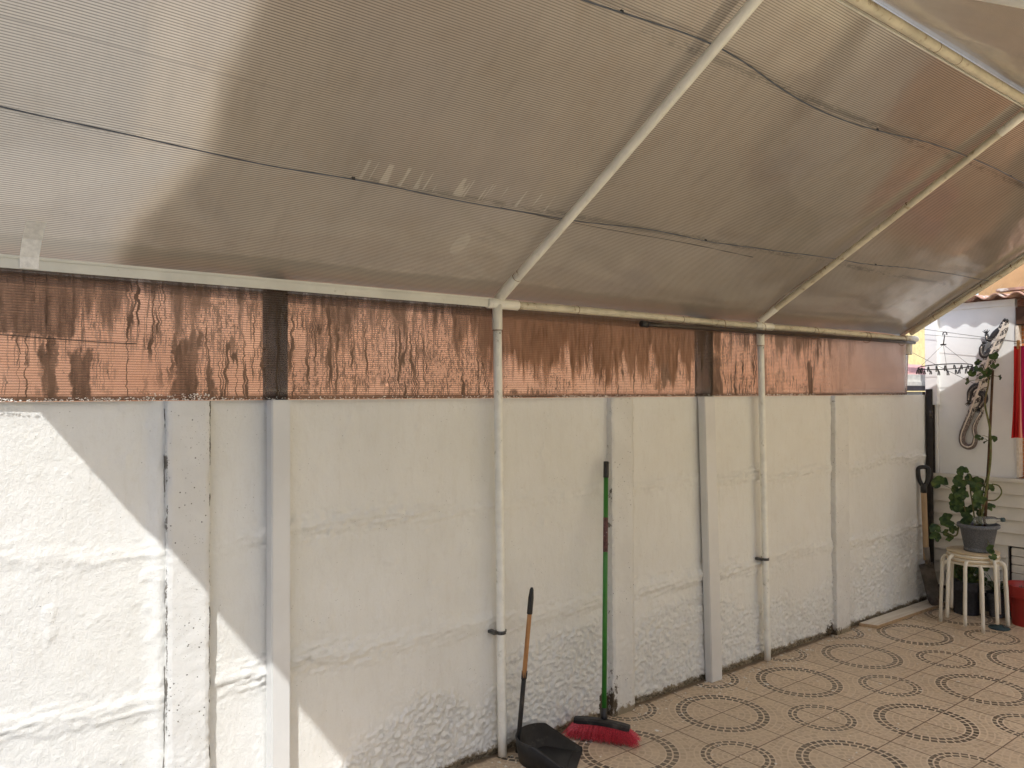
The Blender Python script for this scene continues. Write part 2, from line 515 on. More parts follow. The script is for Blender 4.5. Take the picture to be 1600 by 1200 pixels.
M_SHADE_SHEET.nt.links.new(M_SHADE_SHEET.mix(_edge, (1.0, 1.0, 1.0), M_SHADE_SHEET.mix((_x + M_SHADE_SHEET.noise(0.8, 3) * 1.5).step(2.0, 4.6), (0.70, 0.665, 0.62), (0.42, 0.395, 0.37))), _tr.inputs[0])  # tint darkens to the right: light falloff put into the colour

# vertical side sheet with drips, see through
def side_material():
    m, X, Y, Z, S, rib = polycarb('stained_side_polycarbonate', None, None, roof=False)
    nt = m.nt
    # long wandering drips
    wv = m.noise(7, 3, 0.6)
    drip = m.noise(26, 2, 0.55, vec=m.vec(X + (m.noise(11, 3, 0.6, vec=m.scaled((1, 1, 2.6))) - 0.5) * 0.035, 0.0, Z * 0.055))
    thin = (drip - 0.5).abs().step(0.030, 0.012) * m.noise(3.0, 3, vec=m.scaled((1.4, 0, 0.7))).step(0.42, 0.56)
    drip2 = m.noise(52, 2, 0.55, vec=m.vec(X + (m.noise(20, 3, 0.6, vec=m.scaled((1, 1, 2.0))) - 0.5) * 0.02, 3.0, Z * 0.06))
    thin2 = (drip2 - 0.5).abs().step(0.045, 0.02) * m.noise(4.0, 3, vec=m.scaled((1.4, 0, 2.0), loc=(3, 0, 1))).step(0.50, 0.62)
    # grime with ragged, drawn-out lower edges
    col = m.noise(13, 4, 0.65, vec=m.vec(X, 5.0, Z * 0.10))
    top = (Z - 1.62) / 0.36                                # 0 bottom .. 1 top
    teeth = (top * 0.40 + col + m.noise(34, 5, 0.7, vec=m.vec(X, 1.0, Z * 0.35)) * 0.30)
    zone = m.noise(1.15, 2, 0.5, vec=m.vec(X + 1.45, 0.0, 0.0))
    mid = (X - 2.75).abs().step(1.15, 0.45)
    lft = X.step(0.52, 0.34)
    brown = (teeth + mid * 0.20 + lft * 0.20 * Z.step(1.76, 1.80) - 0.03).step(0.84, 1.01)
    wx = (m.noise(9, 5, 0.65) - 0.5) * 0.10
    def patch_at(xc, w, zt):
        return (X + wx - xc).abs().step(w + 0.004, w - 0.006) * (Z + m.noise(40, 4, 0.6, vec=m.vec(X, 0.0, Z * 0.2)) * 0.22).step(zt + 0.13, zt + 0.10)
    patch = patch_at(0.745, 0.045, 1.80).max(patch_at(0.43, 0.028, 1.74)).max(patch_at(0.345, 0.022, 1.76)).max(patch_at(0.835, 0.014, 1.70))
    gen = m.noise(5.2, 3, 0.5, vec=m.vec(X, 2.0, Z * 0.4 + 0.3)).step(0.62, 0.64) * Z.step(1.86, 1.78) * X.step(2.2, 2.6)
    patch = patch.max(gen)
    fine = (m.noise(150, 5, 0.8, vec=m.scaled((1, 1, 0.5))) * 0.6 + m.noise(60, 4, 0.75, vec=m.vec(X, 4.0, Z * 0.12)) * 0.4).step(0.475, 0.56)
    zonem = (X - 1.58).abs().step(0.62, 0.30).max((X - 0.80).abs().step(0.18, 0.08) * Z.step(1.74, 1.80))
    cloud = (m.noise(6.5, 4, 0.6, vec=m.scaled((1, 1, 1.2), loc=(1.7, 0, 0.4))) + zonem * 0.13).step(0.50, 0.56) * X.step(0.45, 0.7)
    mot = fine * cloud
    streak = m.noise(70, 4, 0.7, vec=m.vec(X, 9.0, Z * 0.07)).step(0.52, 0.60) * (top + m.noise(9, 3, vec=m.vec(X, 0.0, 0.0))).step(0.6, 1.0)
    blob = m.voro(120, vec=m.scaled((1, 1, 0.7))).step(0.30, 0.18) * (m.noise(5, 3, vec=m.scaled((1, 1, 1), loc=(2, 0, 2))) + top * 0.18).step(0.58, 0.68)
    gap_shade = (Z + m.noise(30, 3) * 0.008).step(1.606, 1.592)  # dark lower strip: the shadow gap painted into the dirt mask
    fade = X.step(5.3, 4.6)
    d1 = (thin * 0.9).max(thin2 * 0.7).max(mot * 0.72).max(blob * 0.85).max(streak * 0.7) * fade
    d2 = brown.max(patch) * (fade * 0.8 + 0.2)
    var = m.noise(60, 5, 0.75, vec=m.vec(X, 6.0, Z * 0.12)) * 1.3 - 0.15
    dirt = d1.max(d2 * (var * 0.75 + 0.42)).max(gap_shade * 0.75)
    dirt = dirt.max(m.noise(3, 5, 0.6).step(0.3, 0.9) * 0.25).clamp()
    dcol = m.mix(m.noise(2.0, 4, vec=m.scaled(1, loc=(0, 0, 4))).step(0.35, 0.65), (0.035, 0.024, 0.016), (0.095, 0.066, 0.044))
    dcol = m.mix(brown * mid * 0.45, dcol, (0.13, 0.07, 0.03))
    # skin: milky clear plastic, right end whitened as painted-in reflection, dirt on top
    tr = m.new('ShaderNodeBsdfTransparent')
    tcol = m.mix(rib * 0.75, (0.92, 0.90, 0.88), (0.40, 0.34, 0.29))
    tcol = m.mix(brown * mid * 0.5, tcol, (0.72, 0.45, 0.24))
    nt.links.new(tcol, tr.inputs[0])
    milk_sheen = m.new('ShaderNodeBsdfDiffuse'); nt.links.new(m.mix(X.step(4.3, 5.5), (0.50, 0.44, 0.36), (0.46, 0.42, 0.40)), milk_sheen.inputs[0])
    mt = m.new('ShaderNodeBsdfTranslucent'); mt.inputs[0].default_value = (0.75, 0.64, 0.55, 1)
    mm = m.new('ShaderNodeMixShader'); mm.inputs[0].default_value = 0.5
    nt.links.new(milk_sheen.outputs[0], mm.inputs[1]); nt.links.new(mt.outputs[0], mm.inputs[2])
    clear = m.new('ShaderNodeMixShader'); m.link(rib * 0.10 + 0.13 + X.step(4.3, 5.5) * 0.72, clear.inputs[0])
    nt.links.new(tr.outputs[0], clear.inputs[1]); nt.links.new(mm.outputs[0], clear.inputs[2])
    dd = m.new('ShaderNodeBsdfDiffuse'); nt.links.new(dcol, dd.inputs[0])
    s1 = m.new('ShaderNodeMixShader'); m.link(dirt * 0.95, s1.inputs[0])
    nt.links.new(clear.outputs[0], s1.inputs[1]); nt.links.new(dd.outputs[0], s1.inputs[2])
    # screw hole: nothing there
    hole = ((X - 1.513) * (X - 1.513) + (Z - 1.634) * (Z - 1.634)).sqrt() + (m.noise(90, 2) - 0.5) * 0.006
    t2 = m.new('ShaderNodeBsdfTransparent')
    gl = m.new('ShaderNodeBsdfGlossy'); m.link(dirt * 0.25 + 0.20, gl.inputs['Roughness'])
    fr = m.new('ShaderNodeFresnel'); fr.inputs[0].default_value = 1.5
    bp = m.new('ShaderNodeBump'); m.link(m.noise(1.7, 2, 0.5) , bp.inputs['Height']); bp.inputs['Distance'].default_value = 0.03; bp.inputs['Strength'].default_value = 0.5
    nt.links.new(bp.outputs[0], gl.inputs['Normal']); nt.links.new(bp.outputs[0], fr.inputs['Normal'])
    s2 = m.new('ShaderNodeMixShader'); m.link(V(nt, fr.outputs[0]) * (1.0 - dirt * 0.9), s2.inputs[0])
    nt.links.new(s1.outputs[0], s2.inputs[1]); nt.links.new(gl.outputs[0], s2.inputs[2])
    s3 = m.new('ShaderNodeMixShader'); m.link(hole.step(0.007, 0.0055), s3.inputs[0])
    nt.links.new(s2.outputs[0], s3.inputs[1]); nt.links.new(t2.outputs[0], s3.inputs[2])
    nt.nodes.remove(m.b); nt.links.new(s3.outputs[0], m.out.inputs[0])
    return m
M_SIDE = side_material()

M_PIPE = mat_plain('white_painted_pipe', (0.80, 0.78, 0.69), 0.38, 0.5, var=0.08, scale=9, bump=0.3, bscale=40, dirt=(0.38, 0.31, 0.19), dscale=17, dthr=0.60)
M_PIPE_WORN = mat_plain('grimy_white_pipe', (0.62, 0.57, 0.44), 0.4, 0.5, var=0.14, scale=9, bump=0.3, bscale=40, dirt=(0.36, 0.28, 0.17), dscale=23, dthr=0.56)
M_PIPE_BRIGHT = mat_plain('white_painted_standing_pipe', (0.86, 0.86, 0.80), 0.38, 0.5, var=0.07, scale=16, bump=0.4, bscale=60, dirt=(0.50, 0.50, 0.42), dscale=15, dthr=0.58)
M_RUST = mat_plain('rusty_joint', (0.20, 0.11, 0.05), 0.8, 0.3, var=0.4, scale=60)
M_BEAM = mat_plain('white_angle_profile', (0.70, 0.69, 0.61), 0.45, 0.5, var=0.08, scale=7, dirt=(0.34, 0.30, 0.18), dscale=26, dthr=0.63)
M_WMETAL = mat_plain('white_enamelled_steel', (0.72, 0.72, 0.705), 0.32, 0.5, var=0.04, scale=5, dirt=(0.5, 0.47, 0.4), dscale=22, dthr=0.68)
M_CLAMP = mat_plain('dark_steel_clamp', (0.10, 0.10, 0.10), 0.4, 0.5, metal=0.6, var=0.3, scale=80)
M_DARKWOOD = mat_plain('dark_stained_timber', (0.022, 0.018, 0.015), 0.7, 0.3, var=0.4, scale=20)
M_BLACK = mat_plain('black_plastic', (0.018, 0.018, 0.019), 0.42, 0.5, var=0.3, scale=25, dirt=(0.07, 0.065, 0.06), dscale=9, dthr=0.56)
M_BROWNPVC = mat_plain('dark_brown_pipe', (0.035, 0.024, 0.017), 0.3, 0.5, var=0.3, scale=14, dirt=(0.10, 0.08, 0.06), dscale=18, dthr=0.58)
M_GREEN = mat_plain('green_plastic_handle', (0.035, 0.20, 0.028), 0.35, 0.5, var=0.1, scale=12)
M_STICKER = mat_plain('dark_red_sticker', (0.10, 0.035, 0.035), 0.45, 0.5, var=0.5, scale=90, dirt=(0.42, 0.40, 0.40), dscale=70, dthr=0.60)
M_RED = mat_plain('red_bristle', (0.62, 0.06, 0.085), 0.4, 0.5, var=0.35, scale=160, dirt=(0.75, 0.22, 0.22), dscale=200, dthr=0.60)
M_CABLE = mat_plain('blue_grey_cable', (0.085, 0.095, 0.115), 0.5, 0.4, var=0.2, scale=30)
M_WIRE = mat_plain('grey_line', (0.16, 0.15, 0.14), 0.6, 0.3, var=0.2, scale=30)
M_TAPE = mat_plain('white_tape', (0.88, 0.86, 0.80), 0.35, 0.5, var=0.12, scale=60, bump=0.5, bscale=70)

def wood_mat(name, c1, c2, axis=2, rough=0.55):
    m = Mat(name, rough, 0.4)
    sc = [30, 30, 30]; sc[axis] = 2.5
    n = m.noise(1.0, 6, 0.65, vec=m.scaled(tuple(sc)), dist=0.6)
    c = m.mix(n.step(0.3, 0.7), c1, c2)
    d = m.noise(9, 5, 0.7)
    c = m.mix(d.step(0.6, 0.75) * 0.5, c, tuple(q * 0.45 for q in c1))
    m.color(c); m.bump(n, 0.2, 0.001)
    return m
M_WOOD = wood_mat('varnished_wood_handle', (0.36, 0.17, 0.06), (0.52, 0.28, 0.12))
M_SHAFT = wood_mat('pale_wood_shaft', (0.40, 0.27, 0.15), (0.52, 0.37, 0.22))
M_BOARD = wood_mat('raw_pine_board', (0.64, 0.56, 0.45), (0.80, 0.74, 0.64), axis=0)
M_SEAT = wood_mat('pale_plywood_seat', (0.48, 0.38, 0.25), (0.60, 0.50, 0.35), axis=1)
M_STEEL = mat_plain('worn_spade_steel', (0.22, 0.19, 0.155), 0.55, 0.5, metal=0.2, var=0.35, scale=14, dirt=(0.10, 0.075, 0.055), dscale=8, dthr=0.5)
M_CREAM = mat_plain('cream_painted_tube', (0.76, 0.72, 0.62), 0.35, 0.5, var=0.05, scale=10, dirt=(0.3, 0.22, 0.13), dscale=30, dthr=0.70)
M_GREYPOT = mat_plain('speckled_grey_plastic', (0.115, 0.125, 0.145), 0.6, 0.4, var=0.45, scale=170, bump=0.2, bscale=150)
M_DARKPOT = mat_plain('charcoal_plastic_pot', (0.035, 0.037, 0.045), 0.5, 0.4, var=0.3, scale=60)
M_REDPOT = mat_plain('red_plastic_pot', (0.34, 0.022, 0.018), 0.4, 0.5, var=0.12, scale=8)
M_SOIL = mat_plain('potting_soil', (0.05, 0.035, 0.025), 0.95, 0.1, var=0.6, scale=90, bump=1.0, bscale=70)
M_DISK = mat_plain('teal_rubber_cap', (0.025, 0.055, 0.065), 0.45, 0.5, var=0.25, scale=40)
M_STEM = mat_plain('geranium_stem', (0.13, 0.14, 0.05), 0.7, 0.3, var=0.35, scale=35, dirt=(0.16, 0.09, 0.05), dscale=20, dthr=0.5)
M_STAKE = mat_plain('brown_garden_stake', (0.10, 0.055, 0.032), 0.7, 0.3, var=0.3, scale=30)
def leaf_mat():
    m = Mat('geranium_leaf', 0.5, 0.4)
    n = m.noise(26, 3, 0.6); c = m.mix(n.step(0.35, 0.65), (0.022, 0.052, 0.016), (0.085, 0.14, 0.036))
    c = m.mix(m.noise(9, 2).step(0.62, 0.7) * 0.4, c, (0.15, 0.16, 0.04))
    nt = m.nt; m.color(c)
    tr = m.new('ShaderNodeBsdfTranslucent'); nt.links.new(c, tr.inputs[0])
    s = m.new('ShaderNodeMixShader'); s.inputs[0].default_value = 0.25
    nt.links.new(m.b.outputs[0], s.inputs[1]); nt.links.new(tr.outputs[0], s.inputs[2])
    nt.links.new(s.outputs[0], m.out.inputs[0])
    return m
M_LEAF = leaf_mat()
M_SHED = mat_plain('white_painted_board', (0.80, 0.80, 0.785), 0.5, 0.4, var=0.035, scale=4, dirt=(0.6, 0.57, 0.5), dscale=7, dthr=0.66)
M_SIDING = mat_plain('cream_painted_siding', (0.70, 0.665, 0.59), 0.5, 0.4, var=0.06, scale=5, dirt=(0.46, 0.40, 0.31), dscale=14, dthr=0.66)
M_GREYBASE = mat_plain('grey_cement', (0.24, 0.23, 0.21), 0.85, 0.2, var=0.2, scale=14, bump=0.5, bscale=50)
M_BROWNFRAME = mat_plain('dark_brown_frame', (0.075, 0.035, 0.020), 0.5, 0.4, var=0.3, scale=15)
M_BRICK = None
def brick_mat():
    m = Mat('orange_brick', 0.85, 0.2)
    X, Y, Z = m.xyz()
    b = m.new('ShaderNodeTexBrick'); m.nt.links.new(m.vec(Y, Z, 0.0), b.inputs['Vector'])
    b.inputs['Scale'].default_value = 9; b.inputs['Color1'].default_value = (0.60, 0.24, 0.10, 1); b.inputs['Color2'].default_value = (0.48, 0.18, 0.08, 1)
    b.inputs['Mortar'].default_value = (0.5, 0.42, 0.33, 1); b.inputs['Mortar Size'].default_value = 0.02
    m.color(b.outputs[0]); m.bump(m.noise(60), 0.4, 0.003)
    return m
M_BRICK = brick_mat()
M_FIBRE = mat_plain('weathered_roof_sheet', (0.42, 0.25, 0.19), 0.85, 0.2, var=0.25, scale=9, dirt=(0.62, 0.56, 0.5), dscale=12, dthr=0.52)
def neighbour_mat():
    m = Mat('salmon_render', 0.85, 0.2)
    n = m.noise(2.0, 5, 0.6)
    c = m.mix(n.step(0.3, 0.7), (0.70, 0.375, 0.215), (0.80, 0.46, 0.28))
    m.color(c); m.bump(m.noise(40, 5, 0.7), 0.4, 0.006)
    return m
M_SALMON = neighbour_mat()
M_OCHRE = mat_plain('ochre_render', (0.52, 0.31, 0.15), 0.85, 0.2, var=0.15, scale=3, bump=0.4, bscale=40, dirt=(0.30, 0.18, 0.10), dscale=3, dthr=0.55)
M_YELLOW = mat_plain('yellow_render', (0.80, 0.63, 0.30), 0.85, 0.2, var=0.12, scale=8, bump=0.5, bscale=30, dirt=(0.5, 0.33, 0.1), dscale=5, dthr=0.58)
M_PINKTILE = mat_plain('faded_pink_roof', (0.74, 0.46, 0.43), 0.8, 0.2, var=0.12, scale=8, dirt=(0.75, 0.6, 0.55), dscale=10, dthr=0.6)
M_PALEWOOD = mat_plain('pale_fascia', (0.66, 0.64, 0.58), 0.7, 0.3, var=0.12, scale=16)
M_DARKBEAM = mat_plain('dark_grey_beam', (0.06, 0.05, 0.055), 0.7, 0.3, var=0.2, scale=12)
M_HOUSE = mat_plain('cream_house_render', (0.80, 0.75, 0.64), 0.85, 0.2, var=0.08, scale=2, bump=0.4, bscale=30)
M_BOUNCE_WING = mat_plain('cream_bounce_render', (0.84, 0.72, 0.44), 0.85, 0.2, var=0.08, scale=2, bump=0.4, bscale=30)
M_PEG = mat_plain('dark_clothes_peg', (0.05, 0.05, 0.055), 0.5, 0.4, var=0.5, scale=30)
M_FLAKE = mat_plain('white_paint_flake', (0.78, 0.76, 0.70), 0.6, 0.3, var=0.1, scale=30)
def towel_mat():
    m = Mat('striped_towel', 0.9, 0.1)
    X, Y, Z = m.xyz(m.objpos())
    s = Y + m.noise(3, 2) * 0.006
    n = m.new('ShaderNodeValToRGB'); m.link((s * -1.0 - 0.0) / 0.36, n.inputs[0])
    cr = n.color_ramp; cr.interpolation = 'CONSTANT'
    stops = [(0, (0.55, 0.03, 0.03)), (0.10, (0.62, 0.10, 0.07)), (0.135, (0.75, 0.38, 0.30)), (0.15, (0.42, 0.015, 0.09)), (0.30, (0.60, 0.03, 0.15)),
             (0.42, (0.75, 0.20, 0.05)), (0.5, (0.5, 0.02, 0.05)), (0.7, (0.35, 0.01, 0.10)), (0.85, (0.70, 0.1, 0.06))]
    cr.elements[0].position = 0; cr.elements[0].color = (*stops[0][1], 1)
    cr.elements[1].position = stops[1][0]; cr.elements[1].color = (*stops[1][1], 1)
    for p, c in stops[2:]:
        e = cr.elements.new(p); e.color = (*c, 1)
    m.color(n.outputs[0]); m.bump(m.noise(250, 2), 0.4, 0.002)
    return m
M_TOWEL = towel_mat()
def glassy():
    m = Mat('clear_bottle_plastic', 0.08, 0.5, (0.93, 0.96, 0.94))
    m.b.inputs['Transmission Weight'].default_value = 0.9; m.b.inputs['IOR'].default_value = 1.2
    m.bump(m.noise(30, 2), 0.3, 0.003)
    return m
M_BOTTLE = glassy()

M_BOUNCE_PAVE = mat_plain('cream_bounce_paving', (0.86, 0.76, 0.54), 0.8, 0.2, var=0.05, scale=2)
M_BOUNCE_CUT = mat_plain('bounce_cut_grey', (0.16, 0.165, 0.17), 0.85, 0.2, var=0.1, scale=2, bump=0.4, bscale=30)

# ------------------------------------------------------------------ floor
bm = B(); box(bm, 0.9, 9.5, -2.2, 0.05, -0.12, 0.0)
tag(obj('floor', bm, M_FLOOR), kind='structure')
bm = B(); box(bm, -60, 60, -60, 60, -0.3, -0.124)
tag(obj('ground', bm, M_GREYBASE), kind='structure')
bm = B(); box(bm, 1.1, 9.5, -9, -2.202, -0.12, -0.002)
tag(obj('bounce_terrace', bm, M_BOUNCE_PAVE), kind='structure')  # unseen pale paving added to bounce fill light under the canopy
bm = B(); box(bm, -12, 0.898, -9, 0.05, -0.12, -0.004)
tag(obj('bounce_cut_path', bm, M_BOUNCE_CUT), kind='structure')  # unseen dark paving put in to cut bounce at the left

# ------------------------------------------------------------------ boundary wall
WALL_TOP = 1.577
bw = thing('boundary_wall', (2.3, 0.05, 0), 'white painted precast concrete wall with rough plaster and three pilasters', 'wall')
x0, x1, st = -2.2, 6.20, 0.007
nu = int((x1 - x0) / st); nv = int(WALL_TOP / st) + 1
xs = np.linspace(x0, x1, nu); zs = np.linspace(-0.01, WALL_TOP, nv)
XX, ZZ = np.meshgrid(xs, zs)
H = (fbm(XX * 1.3, ZZ * 1.3, 1, 3) - 0.5) * 0.012
H += (fbm(XX * 9, ZZ * 9, 5, 3) - 0.5) * 0.0045
H += (fbm(XX * 24 + ZZ * 9, ZZ * 18, 6, 4, 0.45) - 0.5) * 0.0020
def ridge(zc, seed, w=0.030, amp=0.006):
    wob = (fbm(XX * 1.6, XX * 0, seed, 4) - 0.5) * 0.09
    d = ZZ - zc - wob
    core = np.exp(-(d / w) ** 2)
    wide = np.exp(-(d / (w * 1.9)) ** 4)
    pres = 0.5 + 0.5 * sstep(fbm(XX * 0.9, XX * 0 + 2, seed + 7, 3), 0.36, 0.55)
    tilt = ZZ - XX * 0.10                               # layers of mortar run slightly uphill
    lay = np.abs(fbm(XX * 3.5, tilt * 62, seed + 3, 5, 0.62) - 0.5) * 2
    crumb = fbm(XX * 42, ZZ * 60, seed + 11, 3, 0.6) - 0.5
    step_ = sstep(d + (fbm(XX * 6, ZZ * 0, seed + 15, 4) - 0.5) * 0.03, -0.002, 0.004) * np.exp(-np.clip(d, 0, 1) / 0.06)
    shade_ = 0.8 + 1.4 * sstep(XX, 0.85, 1.15)            # the joints are lumpier past the first post
    return shade_ * (core * amp + wide * (lay * 0.011 - 0.003 + crumb * 0.009) + step_ * 0.003 * wide) * pres
H += ridge(1.095, 21) + ridge(0.585, 31, 0.036, 0.008)
rough = sstep(fbm(XX * 1.7 + 3, ZZ * 2.4, 41, 3) + (0.42 - ZZ) * 0.9, 0.50, 0.64) * (ZZ < 0.60)
rough = rough * sstep(0.60 - ZZ, 0.0, 0.08)
lump = fbm(XX * 52, ZZ * 56, 51, 3, 0.6)
H += rough * (sstep(np.abs(lump - 0.5) * 2, 0.05, 0.38) * (0.0065 + 0.0045 * sstep(XX, 0.85, 1.15)))
H += rough * (fbm(XX * 80, ZZ * 80, 55, 2) - 0.5) * 0.004
# scattered bumps and trowel scratches
H += sstep(fbm(XX * 14, ZZ * 14, 61, 2), 0.76, 0.86) * 0.003
H += sstep(fbm(XX * 70, ZZ * 70, 71, 2), 0.80, 0.9) * 0.003
# fillet of mortar against the pilasters
for xc, fa in ((0.668, 1.0), (2.735, 0.3), (4.81, 0.25)):
    H += fa * np.exp(-((XX - xc) / 0.028) ** 2) * (0.018 + (fbm(XX * 10, ZZ * 10, 81, 3) - 0.5) * 0.012)
    
# lower edge broken away
H -= sstep(0.035 - ZZ + (fbm(XX * 12, ZZ * 4, 91, 4) - 0.5) * 0.06, 0.0, 0.02) * 0.012
Pw = np.stack([XX.ravel(), -H.ravel(), ZZ.ravel()], -1)
obj('plaster_face', grid_mesh('plaster_face', Pw, nu, nv), M_PLASTER, bw)
bm = B(); box(bm, x0, x1, 0.03, 0.10, 0.0, WALL_TOP - 0.001)
# cap closing the top and right end between the face and the core
box(bm, x0, x1 - 0.001, 0.004, 0.0305, 1.55, WALL_TOP - 0.0015)
box(bm, x1 - 0.03, x1, 0.006, 0.0995, 0.001, WALL_TOP - 0.003)
obj('wall_core', bm, M_PLASTER, bw)

def pilaster(xa, xb, seed, depth=0.042):
    n = 40; k = 260
    prof = []                                      # cross-section running left side, front, right side
    for t in np.linspace(0, 1, 7)[:-1]: prof.append((xa, 0.01 - t * (depth + 0.01)))
    for t in np.linspace(0, 1, 22): prof.append((xa + (xb - xa) * t, -depth))
    for t in np.linspace(1, 0, 7)[1:]: prof.append((xb, 0.01 - t * (depth + 0.01)))
    prof = np.array(prof)
    # round the two arrises
    zz = np.linspace(-0.005, WALL_TOP - 0.0012, k)
    PX = np.repeat(prof[None, :, 0], k, 0); PY = np.repeat(prof[None, :, 1], k, 0); PZ = np.repeat(zz[:, None], len(prof), 1)
    arc = np.cumsum(np.r_[0, np.hypot(np.diff(prof[:, 0]), np.diff(prof[:, 1]))])[None, :] + seed
    nse = (fbm(arc * 22 + 0 * PZ, PZ * 22, seed, 4) - 0.5)
    sel = np.minimum(np.abs(PX - xa), np.abs(PX - xb)) < 0.008
    ragg = (fbm(PZ * 30 + seed, PZ * 0 + 3, seed + 2, 4) - 0.5)
    cx = (xa + xb) / 2
    PX = PX + np.sign(PX - cx) * (sel * ragg * 0.010) + nse * 0.002
    PY = PY + nse * 0.004 + sel * (PY < -depth * 0.9) * 0.004
    roughp = sstep(0.55 - PZ, 0.0, 0.25)
    PY = PY - roughp * (np.abs(fbm(arc * 40 + 0 * PZ, PZ * 40, seed + 9, 3) - 0.5) * 2) * 0.006
    P = np.stack([PX.ravel(), PY.ravel(), PZ.ravel()], -1)
    me = grid_mesh('pilaster', P, len(prof), k)
    bmx = bmesh.new(); bmx.from_mesh(me); bmx.verts.ensure_lookup_table()
    top = [bmx.verts[(k - 1) * len(prof) + i] for i in range(len(prof))]
    bmx.faces.new(top)
    obj('pilaster', bmx, M_POST, bw, smooth=True)
pilaster(0.683, 0.822, 3)
pilaster(2.757, 2.912, 5)
pilaster(4.835, 5.005, 8, 0.036)
pilaster(-1.40, -1.26, 9)

# ------------------------------------------------------------------ white metal posts in front, dark posts behind the sheet
def hollow_post(name, label, xa, xb, ya, yb, z0, z1, m, lean=0.0, group=None, cat='post'):
    t = thing(name, ((xa + xb) / 2, (ya + yb) / 2, z0), label, cat, group)
    bm = B(); box(bm, xa, xb, ya, yb, z0, z1, 0.004)
    if lean:
        for v in bm.verts: v.co.x += lean * (z1 - v.co.z) / (z1 - z0)
    obj('shaft', bm, m, t)
    bm = B(); box(bm, xa - 0.0 + lean, xb + lean, ya - 0.001, yb - 0.002, z0 - 0.004, z0 - 0.0002) if z0 > 0.01 else box(bm, xa + lean + 0.004, xb + lean - 0.004, ya + 0.004, yb - 0.004, -0.002, 0.0005)
    obj('foot', bm, m, t)
    return t
hollow_post('metal_post', 'white square metal post against the wall between the leftmost pilaster and the round canopy pipe', 1.028, 1.098, -0.064, -0.008, 0.0, 1.577, M_WMETAL, group='white square metal posts on the wall')
hollow_post('metal_post', 'white square metal post tilting to one side, right of the green broom and second pilaster', 3.452, 3.545, -0.060, -0.012, 0.0, 1.577, M_WMETAL, lean=0.052, group='white square metal posts on the wall')
hollow_post('timber_post', 'dark timber post showing through the left part of the stained plastic sheet', 1.048, 1.128, 0.035, 0.085, 1.579, 2.08, M_DARKWOOD, group='dark posts behind the plastic sheet')
hollow_post('timber_post', 'dark timber post showing through the right part of the stained plastic sheet', 3.545, 3.655, 0.035, 0.085, 1.579, 2.08, M_DARKWOOD, group='dark posts behind the plastic sheet')

# ------------------------------------------------------------------ canopy
K = 0.6
EZ = 2.03                    # sheet underside at s = 0
RS = 1.478                   # ridge distance from the wall
X_L, X_R = -0.035, 5.86
def rz(s): return EZ + K * s if s <= RS else EZ + K * RS - K * (s - RS)
can = thing('canopy', (2.9, -1.48, 0), 'dirty ribbed plastic canopy on white pipes above the patio', 'canopy')

def sheet(name, xa, xb, sa, sb, off, thick, mats, seed, nx=120, ns=40, sag=0.012):
    """closed slab: bottom face material 0, top/sides material 1"""
    xs = np.linspace(xa, xb, nx); ss = np.linspace(sa, sb, ns)
    GX, GS = np.meshgrid(xs, ss)
    base = np.array([rz(s) for s in ss])[:, None] + 0 * GX
    d = (fbm(GX * 0.9, GS * 1.3, seed, 3) - 0.5) * 2 * sag
    d += -sag * 0.6 * np.abs(np.sin((GX - 2.08) / 1.97 * math.pi)) * np.sin(np.clip((GS - sa) / (sb - sa), 0, 1) * math.pi)
    zb = base + d + off
    nrm = math.sqrt(1 + K * K)
    me = bpy.data.meshes.new(name)
    n = nx * ns
    Pb = np.stack([GX.ravel(), -GS.ravel(), zb.ravel()], -1)
    Pt = Pb + np.array([0, 0, thick * nrm])
    P = np.concatenate([Pb, Pt])
    idx = np.arange(n).reshape(ns, nx)
    qb = np.stack([idx[:-1, :-1], idx[:-1, 1:], idx[1:, 1:], idx[1:, :-1]], -1).reshape(-1, 4)      # y decreasing -> normal down
    qt = qb[:, ::-1] + n
    border = list(idx[0, :]) + list(idx[1:, -1]) + list(idx[-1, :-1][::-1]) + list(idx[1:-1, 0][::-1])
    bo = np.array(border)
    side = np.stack([bo, bo + n, np.roll(bo, -1) + n, np.roll(bo, -1)], -1)
    q = np.concatenate([qb, qt, side])
    me.vertices.add(len(P)); me.vertices.foreach_set('co', P.astype(np.float32).ravel())
    me.loops.add(q.size); me.loops.foreach_set('vertex_index', q.astype(np.int32).ravel())
    me.polygons.add(len(q)); me.polygons.foreach_set('loop_start', np.arange(0, q.size, 4, dtype=np.int32))
    mi = np.concatenate([np.zeros(len(qb)), np.ones(len(qt) + len(side))]).astype(np.int32)
    me.update(calc_edges=True)
    me.polygons.foreach_set('material_index', mi)
    sm = np.concatenate([np.ones(len(qb) + len(qt)), np.zeros(len(side))]).astype(bool)
    me.polygons.foreach_set('use_smooth', sm)
    me.validate()
    return obj(name, me, mats, can)
tag(sheet('roof_sheet', X_L, X_R, -0.045, RS - 0.012, 0.0, 0.006, [M_ROOF, M_SKIN], 3), 'roof slope descending to the white wall')
tag(sheet('shade_sheet', 0.46, X_R - 0.01, -0.03, RS + 0.03, 0.035, 0.004, [M_SHADE_SHEET, M_SHADE_SHEET], 3), 'added sheet standing in for the shadow on the roof')  # added layer, makes the shadow lying over most of the roof
for xa_, xb_, mt_, lb_ in ((X_L, 1.985, M_ROOF_FILL, 'unseen clear sheet added past the ridge for fill light'), (1.970, 4.03, M_ROOF, 'old dirty sheet beyond the ridge'), (4.00, X_R, M_ROOF_FILL, 'unseen clear sheet added past the ridge for fill light')):  # outer two are unseen clear sheets put in to pass more fill light
    tag(sheet('roof_sheet', xa_, xb_, RS - 0.004, 2.82, 0.004 if mt_ is M_ROOF else 0.016, 0.006, [mt_, M_SKIN], 11, nx=50), lb_)

